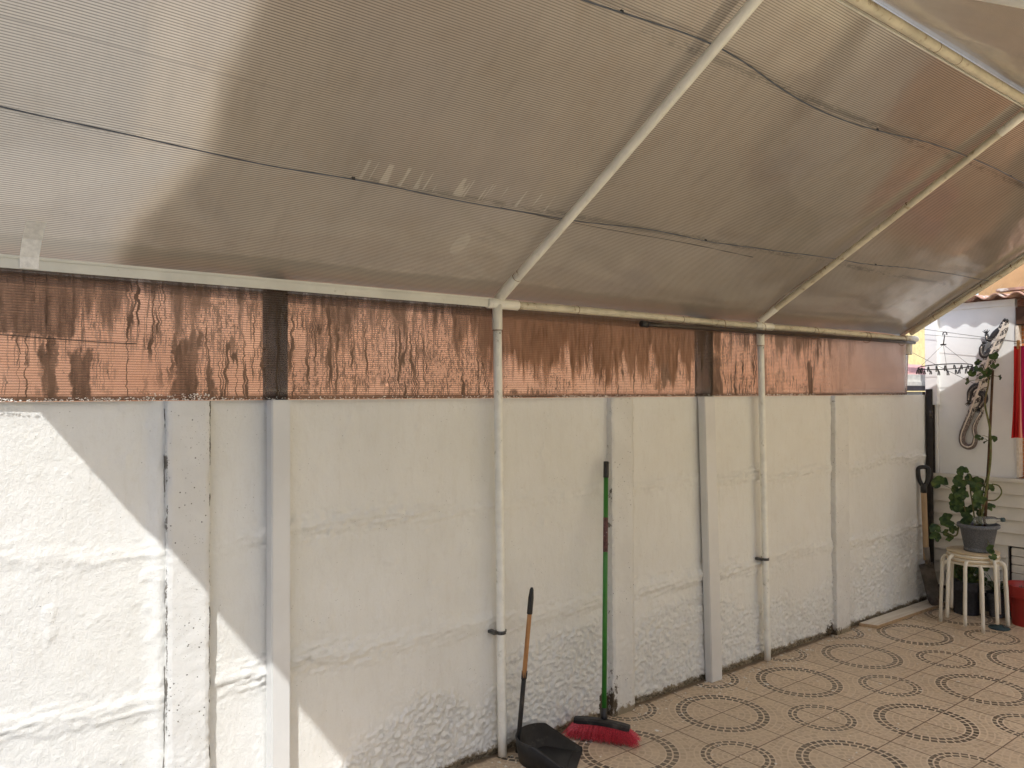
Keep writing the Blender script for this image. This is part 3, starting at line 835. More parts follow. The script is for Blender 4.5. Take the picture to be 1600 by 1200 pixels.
# side sheet: front face stained, back skin clear
bm = B()
nxs = 160; nzs = 8
vf = []; vb = []
for j in range(nzs + 1):
    z = 1.5785 + (1.99 - 1.5785) * j / nzs
    rowf = []; rowb = []
    for i in range(nxs + 1):
        x = -0.6 + (5.845 + 0.6) * i / nxs
        if i == nxs: x += 0.045 * j / nzs
        w = 0.004 * math.sin(x * 2.1 + 0.6) + 0.003 * math.sin(x * 5.3 + z * 3)
        rowf.append(bm.verts.new((x, -0.0215 + w, z))); rowb.append(bm.verts.new((x, -0.0155 + w, z)))
    vf.append(rowf); vb.append(rowb)
for j in range(nzs):
    for i in range(nxs):
        f = bm.faces.new((vf[j][i], vf[j][i + 1], vf[j + 1][i + 1], vf[j + 1][i])); f.material_index = 0; f.smooth = True
        f = bm.faces.new((vb[j][i + 1], vb[j][i], vb[j + 1][i], vb[j + 1][i + 1])); f.material_index = 1; f.smooth = True
for j in range(nzs):
    f = bm.faces.new((vf[j][nxs], vb[j][nxs], vb[j + 1][nxs], vf[j + 1][nxs])); f.material_index = 2
    f = bm.faces.new((vb[j][0], vf[j][0], vf[j + 1][0], vb[j + 1][0])); f.material_index = 2
for i in range(nxs):
    f = bm.faces.new((vf[0][i + 1], vf[0][i], vb[0][i], vb[0][i + 1])); f.material_index = 2
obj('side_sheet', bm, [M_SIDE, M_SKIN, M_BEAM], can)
# paint smears along the lower edge of the side sheet
bm = B(); rnd = random.Random(5)
for k in range(2600):
    x = rnd.uniform(0.1, 5.8)
    dens = 0.3 + 0.7 * (math.sin(x * 3.1) * 0.5 + 0.5) ** 2
    if x > 0.62 and x < 0.86: dens = 2.0
    if rnd.random() > dens: continue
    hh = rnd.uniform(0.0008, 0.0042) * (1 + (1.2 if 0.62 < x < 0.84 else 0) * rnd.random())
    w = rnd.uniform(0.0008, 0.0045)
    z = 1.5775 + rnd.random() ** 2 * 0.010 * (2.2 if 0.62 < x < 0.84 else 1)
    ang = rnd.uniform(-0.6, 0.6)
    t = bmesh.new(); bmesh.ops.create_icosphere(t, subdivisions=1, radius=1.0)
    merge(bm, t, Matrix.Translation((x, -0.026, z + hh / 2)) @ Matrix.Rotation(ang, 4, 'Y') @ Matrix.Diagonal((w, 0.0012, hh / 2, 1)))
tag(obj('paint_smear', bm, M_FLAKE, can), kind='stuff')
bm = B(); tube(bm, [(x, -0.027, 1.777 + 0.004 * math.sin(x * 9) - 0.016 * x) for x in np.linspace(-0.3, 0.59, 16)], 0.0014, 6)
obj('wire', bm, M_BROWNPVC, can)

# eave: angle profile on the left, pipe on the right
bm = B(); box(bm, -0.9, 2.045, -0.056, -0.052, 1.974, 2.012, 0.001); box(bm, -0.9, 2.045, -0.0519, -0.012, 2.008, 2.012, 0.001); box(bm, -0.9, 2.044, -0.0600, -0.0563, 2.004, 2.0135, 0.001)
obj('eave_profile', bm, M_BEAM, can)
YE = -0.048
bm = B()
pts = [(x, YE, 1.992 + 0.003 * math.sin(x * 3)) for x in np.linspace(2.0, 5.88, 24)]
tube(bm, pts, 0.0185, 16)
obj('eave_pipe', bm, M_PIPE_WORN, can)
def coupling(p, d, r, L, parent=can, name='coupling', m=None):
    d = Vector(d).normalized(); p = Vector(p)
    bm = B(); tube(bm, [p - d * L / 2, p - d * L / 2 + d * 0.002, p + d * L / 2 - d * 0.002, p + d * L / 2], [r * 0.93, r, r, r * 0.93], 16)
    obj(name, bm, m or M_PIPE, parent)
def rustring(p, d, r, parent=can):
    d = Vector(d).normalized(); p = Vector(p)
    bm = B(); tube(bm, [p - d * 0.0016, p + d * 0.0016], r, 16); obj('joint_ring', bm, M_RUST, parent)
def tee(x, zt=1.992):
    coupling((x + 0.03, YE, zt), (1, 0, 0), 0.0225, 0.17)
    rustring((x + 0.115, YE, zt), (1, 0, 0), 0.0205)
    bm = B(); tube(bm, [(x, YE, zt - 0.115), (x, YE, zt - 0.113), (x, YE, zt)], [0.0215, 0.0225, 0.0225], 16); obj('coupling', bm, M_PIPE, can)
    rustring((x, YE, zt - 0.1165), (0, 0, 1), 0.0212)
tee(2.045)
tee(3.99)
tee(5.83)
for x in (2.52, 3.28, 4.55, 5.2):
    rustring((x, YE, 1.992 + 0.003 * math.sin(x * 3)), (1, 0, 0.02), 0.0192)
# standing pipes with wall clamps
for x, lean, zc in ((2.045, 0.022, 0.553), (3.99, 0.05, 0.612)):
    bm = B()
    P = [(x + lean * (1 - z / 1.9), YE, z) for z in np.linspace(0.012, 1.885, 20)]
    tube(bm, P, 0.0195, 16)
    leg = obj('post', bm, M_PIPE_BRIGHT, can)
    bm = B(); xc = x + lean * (1 - zc / 1.9)
    tube(bm, [(xc, YE, zc - 0.008), (xc, YE, zc + 0.007)], 0.0225, 16)
    box(bm, xc - 0.040, xc - 0.018, -0.052, -0.004, zc - 0.007, zc + 0.007, 0.001)
    box(bm, xc + 0.018, xc + 0.030, -0.050, -0.004, zc - 0.005, zc + 0.006, 0.001)
    tube(bm, [(xc - 0.030, -0.058, zc), (xc - 0.030, -0.050, zc)], 0.004, 8)
    obj('clamp', bm, M_CLAMP, leg)
    bm = B(); tube(bm, [(x, YE - 0.0205, 1.862), (x, YE - 0.0185, 1.862)], 0.0028, 8); obj('screw', bm, M_BLACK, leg)
# posts and frame of the camera side, needed to carry the other slope
for x in (0.0, 2.06, 4.0, 5.83):
    if x > 2: 
        bm = B(); tube(bm, [(x, -2.77, 0.0), (x, -2.77, 2.10)], 0.0195, 14); obj('post', bm, M_PIPE, can)
bm = B(); tube(bm, [(-0.0, -2.77, 2.105), (5.88, -2.77, 2.105)], 0.0185, 14); obj('eave_pipe', bm, M_PIPE, can)
# rafters
n_ = Vector((0, -1, K)).normalized()      # up the slope away from the wall
perp = Vector((0, -K, -1)).normalized()   # below the sheet
def rafter(x, r, dx=0.0):
    off = perp * (r + 0.012)
    a = Vector((x, 0.0, EZ)) + off + n_ * 0.05
    b = Vector((x + dx, -RS, EZ + K * RS)) + off - n_ * 0.01
    bm = B(); P = [a.lerp(b, t) + perp * (0.006 * math.sin(t * math.pi)) for t in np.linspace(0, 1, 24)]
    tube(bm, P, r, 16); obj('rafter', bm, M_PIPE if x < 3 else M_PIPE_WORN, can)
    return a, b
a, b = rafter(2.06, 0.0195)
coupling(a.lerp(b, 0.03), b - a, 0.0235, 0.15); rustring(a + (b - a).normalized() * 0.126, b - a, 0.0215)
rustring(a.lerp(b, 0.095), b - a, 0.0197)
a, b = rafter(3.99, 0.0175)
coupling(a.lerp(b, 0.03), b - a, 0.0205, 0.13); rustring(a.lerp(b, 0.29), b - a, 0.0185); rustring(a.lerp(b, 0.60), b - a, 0.0185)
coupling(a.lerp(b, 0.93), b - a, 0.0205, 0.12)
bm = B(); ww = [a.lerp(b, t) + Vector((-0.02 - 0.03 * math.sin(min(1, t / 0.28) * math.pi), 0, 0.008)) for t in np.linspace(0.02, 0.29, 14)]
tube(bm, ww, 0.0018, 6); obj('wire', bm, M_RUST, can)
a, b = rafter(5.835, 0.0185)
for t in (0.12, 0.22, 0.34, 0.47): rustring(a.lerp(b, t), b - a, 0.0205)
# edge strip on the gable end of the sheet
bm = B()
for sgn in (1,):
    A = Vector((X_R - 0.012, 0.02, EZ - 0.012)); Bv = Vector((X_R - 0.012, -RS, EZ + K * RS))
    tube(bm, [A + perp * 0.004, Bv + perp * 0.004], 0.011, 4)
obj('edge_strip', bm, M_BEAM, can)
# other slope rafters
for x in (0.03, 2.06, 3.99, 5.835):
    bm = B(); tube(bm, [(x, -RS, EZ + K * RS - 0.03), (x, -2.77, rz(2.77) - 0.035)], 0.0185, 14); obj('rafter', bm, M_PIPE, can)
# ridge pipe
RZ = EZ + K * RS - 0.034
bm = B(); tube(bm, [(x, -RS + 0.004 * math.sin(x * 2), RZ) for x in np.linspace(X_L, X_R + 0.02, 20)], 0.0185, 16)
obj('ridge_pipe', bm, M_PIPE_WORN, can)
for x in (3.02, 3.20): rustring((x, -RS + 0.004 * math.sin(x * 2), RZ), (1, 0, 0), 0.0190)
# narrow bead under the sheet edge beside the ridge
bm = B(); box(bm, X_L, X_R, -RS + 0.036, -RS + 0.043, rz(RS - 0.04) - 0.010, rz(RS - 0.04) - 0.002)
obj('edge_strip', bm, M_BEAM, can)
# strip of tape
bm = B()
P = [(-0.0 + 0.262, -0.058, 1.977), (0.262, -0.059, 2.012), (0.266, -0.085, 2.062), (0.270, -0.150, 2.102)]
w = 0.050
prev = None
for i, p in enumerate(P):
    q = (bm.verts.new((p[0], p[1] , p[2])), bm.verts.new((p[0] + w, p[1], p[2] + 0.001)), bm.verts.new((p[0] + w, p[1] - 0.0012, p[2] - 0.001)), bm.verts.new((p[0], p[1] - 0.0012, p[2] - 0.001)))
    if prev:
        for k in range(4): bm.faces.new((prev[k], prev[(k + 1) % 4], q[(k + 1) % 4], q[k]))
    prev = q
obj('tape', bm, M_TAPE, can)

tag(sheet('shade_sheet', 1.98, 4.02, RS + 0.035, 2.80, 0.040, 0.004, [M_SHADE_SHEET, M_SHADE_SHEET], 11), 'added sheet darkening the old sheet beyond the ridge')  # extra layer put in only to darken this slope
# cables under the sheet
def cable(label, s0, amp, xa, xb, r, seed, drop=0.012):
    rn = random.Random(seed); ph = [rn.uniform(0, 6) for _ in range(4)]
    P = []
    for x in np.arange(xa, xb, 0.03):
        s = float(np.interp(x, [q[0] for q in s0], [q[1] for q in s0])) + amp * (math.sin(x * 9.1 + ph[1]) + 0.6 * math.sin(x * 21 + ph[2]) + 0.4 * math.sin(x * 37 + ph[3]))
        P.append((x, -s, EZ + K * s - drop - 0.010 - 0.010 * abs(math.sin(x * 2.4 + ph[3]))))
    P = [(p[0], sum(q[1] for q in P[max(0, i - 5):i + 6]) / len(P[max(0, i - 5):i + 6]), sum(q[2] for q in P[max(0, i - 5):i + 6]) / len(P[max(0, i - 5):i + 6])) for i, p in enumerate(P)]
    t = thing('cable', P[0], label, 'cable', 'cables strung under the canopy')
    bm = B(); tube(bm, P, r, 6)
    o = obj('wire', bm, M_CABLE, t)
    for k in (len(P) // 5, len(P) // 2, len(P) * 3 // 4):
        bm = B(); box(bm, P[k][0] - 0.006, P[k][0] + 0.006, P[k][1] - 0.003, P[k][1] + 0.003, P[k][2] - 0.002, P[k][2] + 0.008, 0.001)
        obj('clip', bm, M_BLACK, t)
cable('thin dark cable under the canopy about one third up from the eave', [(-.1, .528), (.18, .514), (.5, .497), (.96, .478), (1.5, .482), (2.04, .478), (2.6, .500), (3.12, .505), (4.0, .53), (4.73, .565), (5.9, .60)], 0.0035, -0.03, 5.84, 0.0022, 3)
t = thing('cable', (2.1, -0.447, 2.27), 'thin dark wire branching below the lower cable right of the middle rafter', 'cable', 'cables strung under the canopy')
bm = B(); tube(bm, [(x, -(0.462 - 0.012 * (x - 2.1)), EZ + K * (0.462 - 0.012 * (x - 2.1)) - 0.018 + 0.003 * math.sin(x * 5)) for x in np.linspace(1.75, 3.35, 20)], 0.0014, 5)
obj('wire', bm, M_BROWNPVC, t)
cable('blue grey cable high under the canopy nearer the ridge pipe', [(.6, 1.20), (1.5, 1.18), (2.0, 1.213), (2.5, 1.165), (2.97, 1.142), (3.5, 1.178), (4.02, 1.206), (4.7, 1.185), (5.9, 1.2)], 0.0035, 0.6, 5.84, 0.0032, 8)

# dark tube hung under the eave pipe
t = thing('dark_tube', (3.0, -0.075, 1.95), 'dark brown capped tube tied under the eave pipe at the right', 'tube')
P = [Vector((2.955, -0.082, 1.948)).lerp(Vector((5.87, -0.070, 1.962)), k) for k in np.linspace(0, 1, 20)]
bm = B(); tube(bm, P, 0.0125, 14); obj('pipe', bm, M_BROWNPVC, t)
bm = B(); tube(bm, [P[0] + Vector((-0.03, 0, 0)), P[0] + Vector((-0.027, 0, 0)), P[0] + Vector((0.018, 0, 0))], [0.012, 0.0165, 0.0165], 14); obj('end_cap', bm, M_BLACK, t)
for x in (3.6, 3.98, 4.55, 5.2, 5.7):
    bm = B(); tube(bm, [(x + 0.006 * math.sin(q), -0.062 + 0.030 * math.cos(q), 1.973 + 0.037 * math.sin(q)) for q in np.linspace(0, 2 * math.pi, 20)], 0.0015, 6)
    obj('tie', bm, M_RUST, t)

# ------------------------------------------------------------------ what stands behind the wall
t = thing('neighbour_house', (2.5, 0.6, 0), 'salmon rendered neighbour wall seen through the stained plastic sheet', 'building')
bm = B(); box(bm, -3.5, 6.72, 0.42, 0.60, 0.0, 2.02)
obj('wall', bm, M_SALMON, t)
bm = B(); box(bm, -3.5, 6.73, 0.40, 0.62, 2.021, 2.05, 0.004)
obj('coping', bm, M_GREYBASE, t)

t = thing('yellow_house', (14, 6, 0), 'yellow rendered house with pale corner beyond the end of the white wall', 'building')
bm = B(); box(bm, 13.6, 17.5, 5.0, 9.0, 0, 4.2); obj('wall', bm, M_YELLOW, t)
bm = B(); box(bm, 13.4, 17.7, 4.8, 9.2, 4.21, 4.35); obj('roof', bm, M_PINKTILE, t)
t = thing('outhouse', (9.6, 1.9, 0), 'low outhouse with faded pink tiled roof below the yellow house', 'building')
bm = B()
for r_ in range(7):
    za = 1.765 + r_ * 0.032; ya = 1.30 + r_ * 0.18
    box(bm, 7.6, 11.0, ya, ya + 0.20, za, za + 0.045, 0.008)
obj('roof', bm, M_PINKTILE, t)
bm = B(); box(bm, 7.6, 11.0, 1.26, 1.295, 1.70, 1.79, 0.003); box(bm, 7.6, 11.0, 1.24, 1.27, 1.665, 1.712, 0.003); obj('fascia', bm, M_PALEWOOD, t)
bm = B(); box(bm, 7.6, 11.0, 1.22, 1.26, 1.61, 1.664); obj('beam', bm, M_DARKBEAM, t)
bm = B(); box(bm, 7.6, 11.0, 1.32, 2.5, 0.0, 1.60); obj('wall', bm, M_SHED, t)

# ------------------------------------------------------------------ white shed closing the right side
XS = 6.23
shed = thing('shed', (XS + 0.8, -0.4, 0), 'white board shed with cream lap siding below and corrugated roof', 'shed')
def slab(bm, x0, x1, y0, y1, z0, z1, bev=0.002): box(bm, x0, x1, y0, y1, z0, z1, bev)
bm = B(); slab(bm, XS + 0.012, XS + 0.05, -0.605, -0.075, 0.98, 2.26); obj('wall_panel', bm, M_SHED, shed)
bm = B(); slab(bm, XS - 0.004, XS + 0.05, -0.0725, -0.03, 0.98, 2.26); obj('batten', bm, M_SHED, shed)
bm = B(); slab(bm, XS - 0.032, XS + 0.04, -0.085, 0.005, 1.50, 2.17, 0.003); obj('corner_box', bm, M_SHED, shed)
bm = B(); slab(bm, XS - 0.030, XS + 0.055, -2.6, -0.02, 0.955, 0.979); obj('rail', bm, M_SIDING, shed)
zt = 0.954; nb = 0; PIT = 0.0915
while zt - PIT > 0.10:
    bm = B()
    ya = -2.6 if zt > 0.5 else -0.545
    vs = [(XS + 0.0, zt), (XS - 0.016, zt - PIT + 0.007), (XS - 0.016, zt - PIT + 0.003), (XS + 0.03, zt - PIT + 0.003), (XS + 0.03, zt)]
    fr_ = [[bm.verts.new((vx, yy, vz)) for vx, vz in vs] for yy in (ya, -0.015)]
    for k in range(5): bm.faces.new((fr_[0][k], fr_[0][(k + 1) % 5], fr_[1][(k + 1) % 5], fr_[1][k]))
    bm.faces.new(fr_[0]); bm.faces.new(fr_[1][::-1])
    bmesh.ops.recalc_face_normals(bm, faces=bm.faces)
    obj('siding_board', bm, M_SIDING, shed); zt -= PIT
bm = B(); slab(bm, XS + 0.031, XS + 0.06, -2.6, -0.0, 0.0, 0.952); obj('backing', bm, M_DARKBEAM, shed)
# hatch at low right
hz = 0.49; bm = B()
k = 0
while hz > 0.08:
    slab(bm, XS - 0.012, XS + 0.02, -1.2, -0.572, hz - 0.058, hz - 0.002, 0.003); hz -= 0.060
obj('hatch', bm, M_SIDING, shed)
bm = B(); slab(bm, XS - 0.012, XS + 0.03, -2.6, -0.02, 0.0, 0.10); obj('plinth', bm, M_GREYBASE, shed)
# opening with brown frame, brick behind
bm = B(); slab(bm, XS - 0.005, XS + 0.10, -2.4, -0.612, 2.075, 2.20, 0.003); slab(bm, XS + 0.03, XS + 0.09, -2.39, -2.30, 0.99, 2.07)
obj('door_frame', bm, M_BROWNFRAME, shed)
bm = B(); slab(bm, XS + 0.061, XS + 0.16, -2.3, -0.1, 0.98, 2.07); obj('brick_wall', bm, M_BRICK, shed)
bm = B(); slab(bm, XS + 0.0, XS + 0.06, -0.626, -0.606, 0.99, 2.07); obj('jamb', bm, M_BOARD, shed)
# fascia and corrugated roof
bm = B(); slab(bm, XS + 0.0, XS + 0.04, -2.6, -0.0, 2.205, 2.262) if False else slab(bm, XS + 0.001, XS + 0.035, -0.605, -0.078, 2.215, 2.262); obj('fascia', bm, M_SHED, shed)
bm = B(); ny = 260
prev = None
xa, xb = XS - 0.085, XS + 2.2
for i in range(ny + 1):
    y = 0.10 - 2.9 * i / ny
    zz = 2.282 + 0.017 * math.sin(y * 2 * math.pi / 0.135)
    q = [bm.verts.new((xa, y, zz)), bm.verts.new((xb, y, zz + 0.12)), bm.verts.new((xb, y, zz + 0.127)), bm.verts.new((xa, y, zz + 0.007))]
    if prev:
        for k in range(4):
            f = bm.faces.new((prev[k], prev[(k + 1) % 4], q[(k + 1) % 4], q[k])); f.smooth = k in (0, 2)
    prev = q
bmesh.ops.recalc_face_normals(bm, faces=bm.faces)
obj('roof', bm, M_FIBRE, shed)
bm = B(); slab(bm, XS - 0.05, XS + 0.02, -2.6, -0.50, 2.315, 2.338, 0.004); obj('roof_lath', bm, M_FIBRE, shed)
# ochre house above the shed
t = thing('ochre_house', (8.2, -1.5, 0), 'ochre rendered house wall rising behind the shed roof', 'building')
bm = B(); box(bm, 8.0, 9.2, -6.0, 0.32, 0, 5.0); obj('wall', bm, M_OCHRE, t)
# dry weeds on the roof
bm = B(); rn = random.Random(4)
for k in range(46):
    y = rn.uniform(-0.75, -0.40); x = XS + rn.uniform(0.05, 0.5)
    h_ = rn.uniform(0.03, 0.10); a_ = rn.uniform(0, 6.28); l_ = rn.uniform(0.1, 0.6) * h_
    tube(bm, [(x, y, 2.30), (x + l_ * 0.4 * math.cos(a_), y + l_ * 0.4 * math.sin(a_), 2.30 + h_ * 0.6), (x + l_ * math.cos(a_), y + l_ * math.sin(a_), 2.30 + h_)], [0.0016, 0.0012, 0.0006], 4)
tag(obj('dry_weeds', bm, M_SHAFT), kind='stuff')

# dark downpipe in the corner, dark board behind it closes the gap
t = thing('downpipe', (6.205, -0.05, 0), 'dark brown downpipe in the corner between white wall and shed', 'pipe')
bm = B(); tube(bm, [(6.185, -0.032, 0.0), (6.187, -0.030, 0.9), (6.190, -0.028, 1.62)], 0.024, 14); obj('pipe', bm, M_DARKWOOD, t)
bm = B(); box(bm, 6.203, 6.225, -0.055, 0.028, 0.98, 1.60); obj('backing_strip', bm, M_DARKWOOD, t)
for z in (1.40, 0.70):
    bm = B(); tube(bm, [(6.190, -0.029, z), (6.190, -0.029, z + 0.055)], 0.0245, 14); obj('coupling', bm, M_BROWNPVC, t)

# ------------------------------------------------------------------ lizard ornament
XL = XS + 0.0
liz = thing('lizard_ornament', (XL, -0.4, 1.6), 'black and white patterned lizard ornament hanging head up on the shed wall', 'ornament')
def liz_mat():
    m = Mat('painted_lizard', 0.5, 0.4)
    X, Y, Z = m.xyz()
    n = m.noise(20, 3, 0.6)
    s = ((Z * 0.9 + Y * 0.44) * 120 + n * 5).sin()
    ln = m.noise(55, 2, 0.5, vec=m.scaled((1, 2.2, 0.8)))
    f = s.step(0.1, 0.4) * Z.step(1.40, 1.55)
    f = f.max((ln - 0.5).abs().step(0.05, 0.02))
    c = m.mix(f, (0.022, 0.019, 0.018), (0.66, 0.60, 0.53))
    c = m.mix(Z.step(1.5, 1.3) * 0.75, c, (0.14, 0.10, 0.085))
    m.color(c); return m
M_LIZ = liz_mat(); M_LIZB = mat_plain('lizard_black', (0.03, 0.028, 0.028), 0.5, 0.4, var=0.3, scale=60)
M_LIZW = mat_plain('lizard_cream_stripe', (0.66, 0.58, 0.50), 0.5, 0.4, var=0.15, scale=60)
body = [(-0.556, 2.122, .010), (-0.548, 2.095, .022), (-0.530, 2.045, .030), (-0.502, 1.985, .034), (-0.478, 1.925, .028), (-0.452, 1.86, .036), (-0.428, 1.79, .042), (-0.405, 1.72, .044), (-0.385, 1.65, .040), (-0.362, 1.58, .032), (-0.338, 1.51, .024), (-0.310, 1.43, .022), (-0.278, 1.35, .021), (-0.252, 1.275, .020), (-0.255, 1.215, .019), (-0.290, 1.190, .018), (-0.328, 1.205, .017), (-0.343, 1.26, .016), (-0.336, 1.33, .015), (-0.356, 1.39, .013), (-0.388, 1.45, .011), (-0.402, 1.53, .008), (-0.392, 1.57, .004)]
sp = spline([(XL - 0.012, y, z) for y, z, r_ in body], 6)
rr = []
for i in range(len(body) - 1):
    for k in range(6): rr.append(body[i][2] * (1 - k / 6) + body[i + 1][2] * k / 6)
rr.append(body[-1][2])
rr = [q * 1.16 for q in rr]
def flat_tube(bm, P, R, th=0.5, seg=12):
    T_, N_ = frames([Vector(p) for p in P]); rings = []
    for p, t_, q in zip(P, T_, R):
        side_ = Vector((1, 0, 0)).cross(t_).normalized()
        rings.append([bm.verts.new(Vector(p) + side_ * math.cos(2 * math.pi * k / seg) * q + Vector((1, 0, 0)) * math.sin(2 * math.pi * k / seg) * min(q * th, 0.012)) for k in range(seg)])
    for i in range(len(rings) - 1):
        for k in range(seg):
            f = bm.faces.new((rings[i][k], rings[i][(k + 1) % seg], rings[i + 1][(k + 1) % seg], rings[i + 1][k])); f.smooth = True
    bm.faces.new(rings[0][::-1]); bm.faces.new(rings[-1])
bm = B(); flat_tube(bm, sp, rr); obj('body', bm, M_LIZ, liz)
bm = B(); flat_tube(bm, [p + Vector((-0.010, 0.004, 0)) for p in sp[6:-12]], [q * 0.22 for q in rr[6:-12]], 0.9, 8); obj('back_stripe', bm, M_LIZW, liz)
bm = B(); flat_tube(bm, [p + Vector((-0.004, 0, 0)) for p in sp[0:5]], [q * 1.08 for q in rr[0:5]], 0.7, 10); obj('snout', bm, M_LIZB, liz)
def leg(pts, r=0.011):
    r *= 1.35
    P = spline([(XL - 0.014, y, z) for y, z in pts], 5)
    bm = B(); flat_tube(bm, P, [r * (1.9 - 1.1 * i / len(P)) for i in range(len(P))], 0.7, 8)
    e = P[-1]; d = (P[-1] - P[-3]).normalized()
    for a_ in (-0.75, -0.38, 0.0, 0.38, 0.75):
        dd = Matrix.Rotation(a_, 3, 'X') @ d
        flat_tube(bm, [e, e + dd * 0.016, e + dd * 0.034], [0.0045, 0.0035, 0.002], 0.8, 6)
    o = obj('leg', bm, M_LIZB, liz)
    bm = B(); flat_tube(bm, [p + Vector((-0.007, 0, 0)) for p in P[2:-2]], [r * 0.4] * (len(P) - 4), 0.8, 6); obj('stripe', bm, M_LIZW, o)
leg([(-0.515, 2.04), (-0.485, 2.02), (-0.455, 1.985), (-0.432, 1.985), (-0.425, 2.02)], 0.011)
leg([(-0.46, 1.90), (-0.425, 1.865), (-0.398, 1.87), (-0.390, 1.91), (-0.402, 1.945)], 0.012)
leg([(-0.385, 1.64), (-0.345, 1.635), (-0.312, 1.60), (-0.305, 1.56), (-0.300, 1.525)], 0.012)
leg([(-0.375, 1.59), (-0.402, 1.575), (-0.408, 1.535), (-0.385, 1.50), (-0.372, 1.475)], 0.012)

# ------------------------------------------------------------------ clothes lines, drying ring, towel
def line(label, a, b, sagz=0.02):
    a = Vector(a); b = Vector(b)
    t = thing('clothes_line', a, label, 'clothes line', 'lines strung in front of the shed')
    bm = B(); tube(bm, [a.lerp(b, k) - Vector((0, 0, sagz * math.sin(k * math.pi))) for k in np.linspace(0, 1, 16)], 0.0017, 6); obj('cord', bm, M_WIRE, t)
line('upper thin clothes line crossing the sunlit shed panel', (XS - 0.05, 0.0, 2.04), (XS - 0.05, -1.6, 1.84), 0.01)
line('clothes line carrying the round drying ring, attached to the shed corner', (5.98, 0.0, 2.085), (5.98, -1.5, 1.80), 0.01)
line('diagonal cord from the outhouse roof down to the shed panel below the drying ring', (6.1, 0.05, 1.90), (XS + 0.005, -0.34, 1.655), 0.003)
t = thing('drying_ring', (5.98, -0.23, 2.03), 'small round sock drying ring with dark pegs hanging from a clothes line', 'drying rack')
rc = Vector((5.98, -0.235, 1.782)); R_ = 0.175
tl = Matrix.Rotation(math.radians(3.2), 3, 'Y') @ Matrix.Rotation(math.radians(-4), 3, 'X')
ringp = [rc + tl @ Vector((R_ * 1.0 * math.cos(q), R_ * math.sin(q), 0)) for q in np.linspace(0, 2 * math.pi, 40)]
bm = B(); tube(bm, ringp, 0.0035, 8, caps=False); obj('ring', bm, M_PEG, t)
bm = B()
hub = Vector((5.98, -0.225, 1.945))
tube(bm, [hub + Vector((0, 0, -0.005)), hub + Vector((0, -0.005, 0.03)), hub + Vector((0, -0.012, 0.075))], [0.004, 0.004, 0.003], 6)
tube(bm, [hub + Vector((0, -0.012 + 0.014 * math.cos(q), 0.075 + 0.016 * math.sin(q))) for q in np.linspace(-0.5, 3.6, 10)], 0.004, 6)
box(bm, hub.x - 0.01, hub.x + 0.01, hub.y - 0.018, hub.y + 0.018, hub.z - 0.006, hub.z + 0.004, 0.002)
obj('hook', bm, M_PEG, t)
for k in (2, 15, 28):
    bm = B(); tube(bm, [hub, ringp[k]], 0.0013, 5); obj('cord', bm, M_WIRE, t)
for k in range(0, 39, 2):
    p = ringp[k]; bm = B(); w_ = 0.004
    dz = random.uniform(0.035, 0.052); dy = random.uniform(-0.008, 0.008)
    tube(bm, [p, p + Vector((0, dy * 0.4, -0.010))], 0.0018, 5)
    for sg in (-1, 1):
        tube(bm, [p + Vector((0, dy * 0.4 + sg * 0.003, -0.010)), p + Vector((0, dy + sg * 0.0065, -dz))], [0.0035, 0.0045], 5)
    obj('peg', bm, M_PEG, t)

t = thing('towel', (5.90, -0.70, 1.9), 'red and magenta striped towel hanging from the clothes line at the right edge', 'towel')
me_n = 120; mz = 30
P = []
for j in range(mz + 1):
    z = 1.905 - 0.62 * j / mz
    for i in range(me_n + 1):
        q = i / me_n
        y = -0.712 - q * 0.36 + 0.022 * (j / mz) ** 1.5 * (1 if q < 0.3 else 0.3)
        x = 5.90 + 0.022 * math.sin(q * 30 + 0.8 * math.sin(j / mz * 3)) * (0.25 + 0.75 * j / mz) + 0.012 * math.sin(q * 71) * (j / mz) + 0.02 * (j / mz) * math.sin(q * 7)
        zz = z + (0.010 * math.sin(q * 9) - 0.035 * q) * (j / mz) - 0.03 * q * 0
        P.append((x, y, zz))
me = grid_mesh('cloth', np.array(P), me_n + 1, mz + 1)
bmx = bmesh.new(); bmx.from_mesh(me)
bmesh.ops.solidify(bmx, geom=bmx.faces[:], thickness=0.005)
obj('cloth', bmx, M_TOWEL, t, smooth=True)
for y in (-0.74, -0.93):
    bm = B(); box(bm, 5.885, 5.915, y - 0.006, y + 0.006, 1.885, 1.945, 0.002); obj('peg', bm, M_WOOD, t)
line('clothes line the striped towel hangs from', (5.90, -0.715, 1.925), (5.90, -2.8, 1.93), 0.02)
# twig left by the towel
# ------------------------------------------------------------------ broom
br = thing('broom', (2.55, -0.19, 0), 'green handled broom with red bristles leaning on the wall', 'broom')
L0 = Vector((2.462, -0.082, 0.078)); L1 = Vector((2.605, -0.298, 0.072)); C0 = (L0 + L1) / 2
top = Vector((2.712, -0.045, 1.258)); bot = Vector((2.552, -0.186, 0.095))
d = (top - bot).normalized()
def seg(a, b, ra, rb, name, m, parent, n=14):
    bm = B(); tube(bm, [a, a.lerp(b, 0.01), a.lerp(b, 0.99), b], [ra * 0.9, ra, rb, rb * 0.9], n); obj(name, bm, m, parent)
Lb = (top - bot).length
hd = obj('handle', (lambda bm: (tube(bm, [bot + d * 0.03, top - d * 0.05], 0.0115, 14), bm)[1])(B()), M_GREEN, br)
seg(top - d * 0.075, top + d * 0.004, 0.0135, 0.0130, 'grip', M_BLACK, br)
seg(bot + d * Lb * 0.635, bot + d * Lb * 0.775, 0.0119, 0.0119, 'sticker', M_STICKER, br)
seg(bot - d * 0.02, bot + d * 0.045, 0.0165, 0.0145, 'socket', M_BLACK, br)
ax = (L1 - L0).normalized(); sd_ = Vector((ax.y, -ax.x, 0)).normalized()
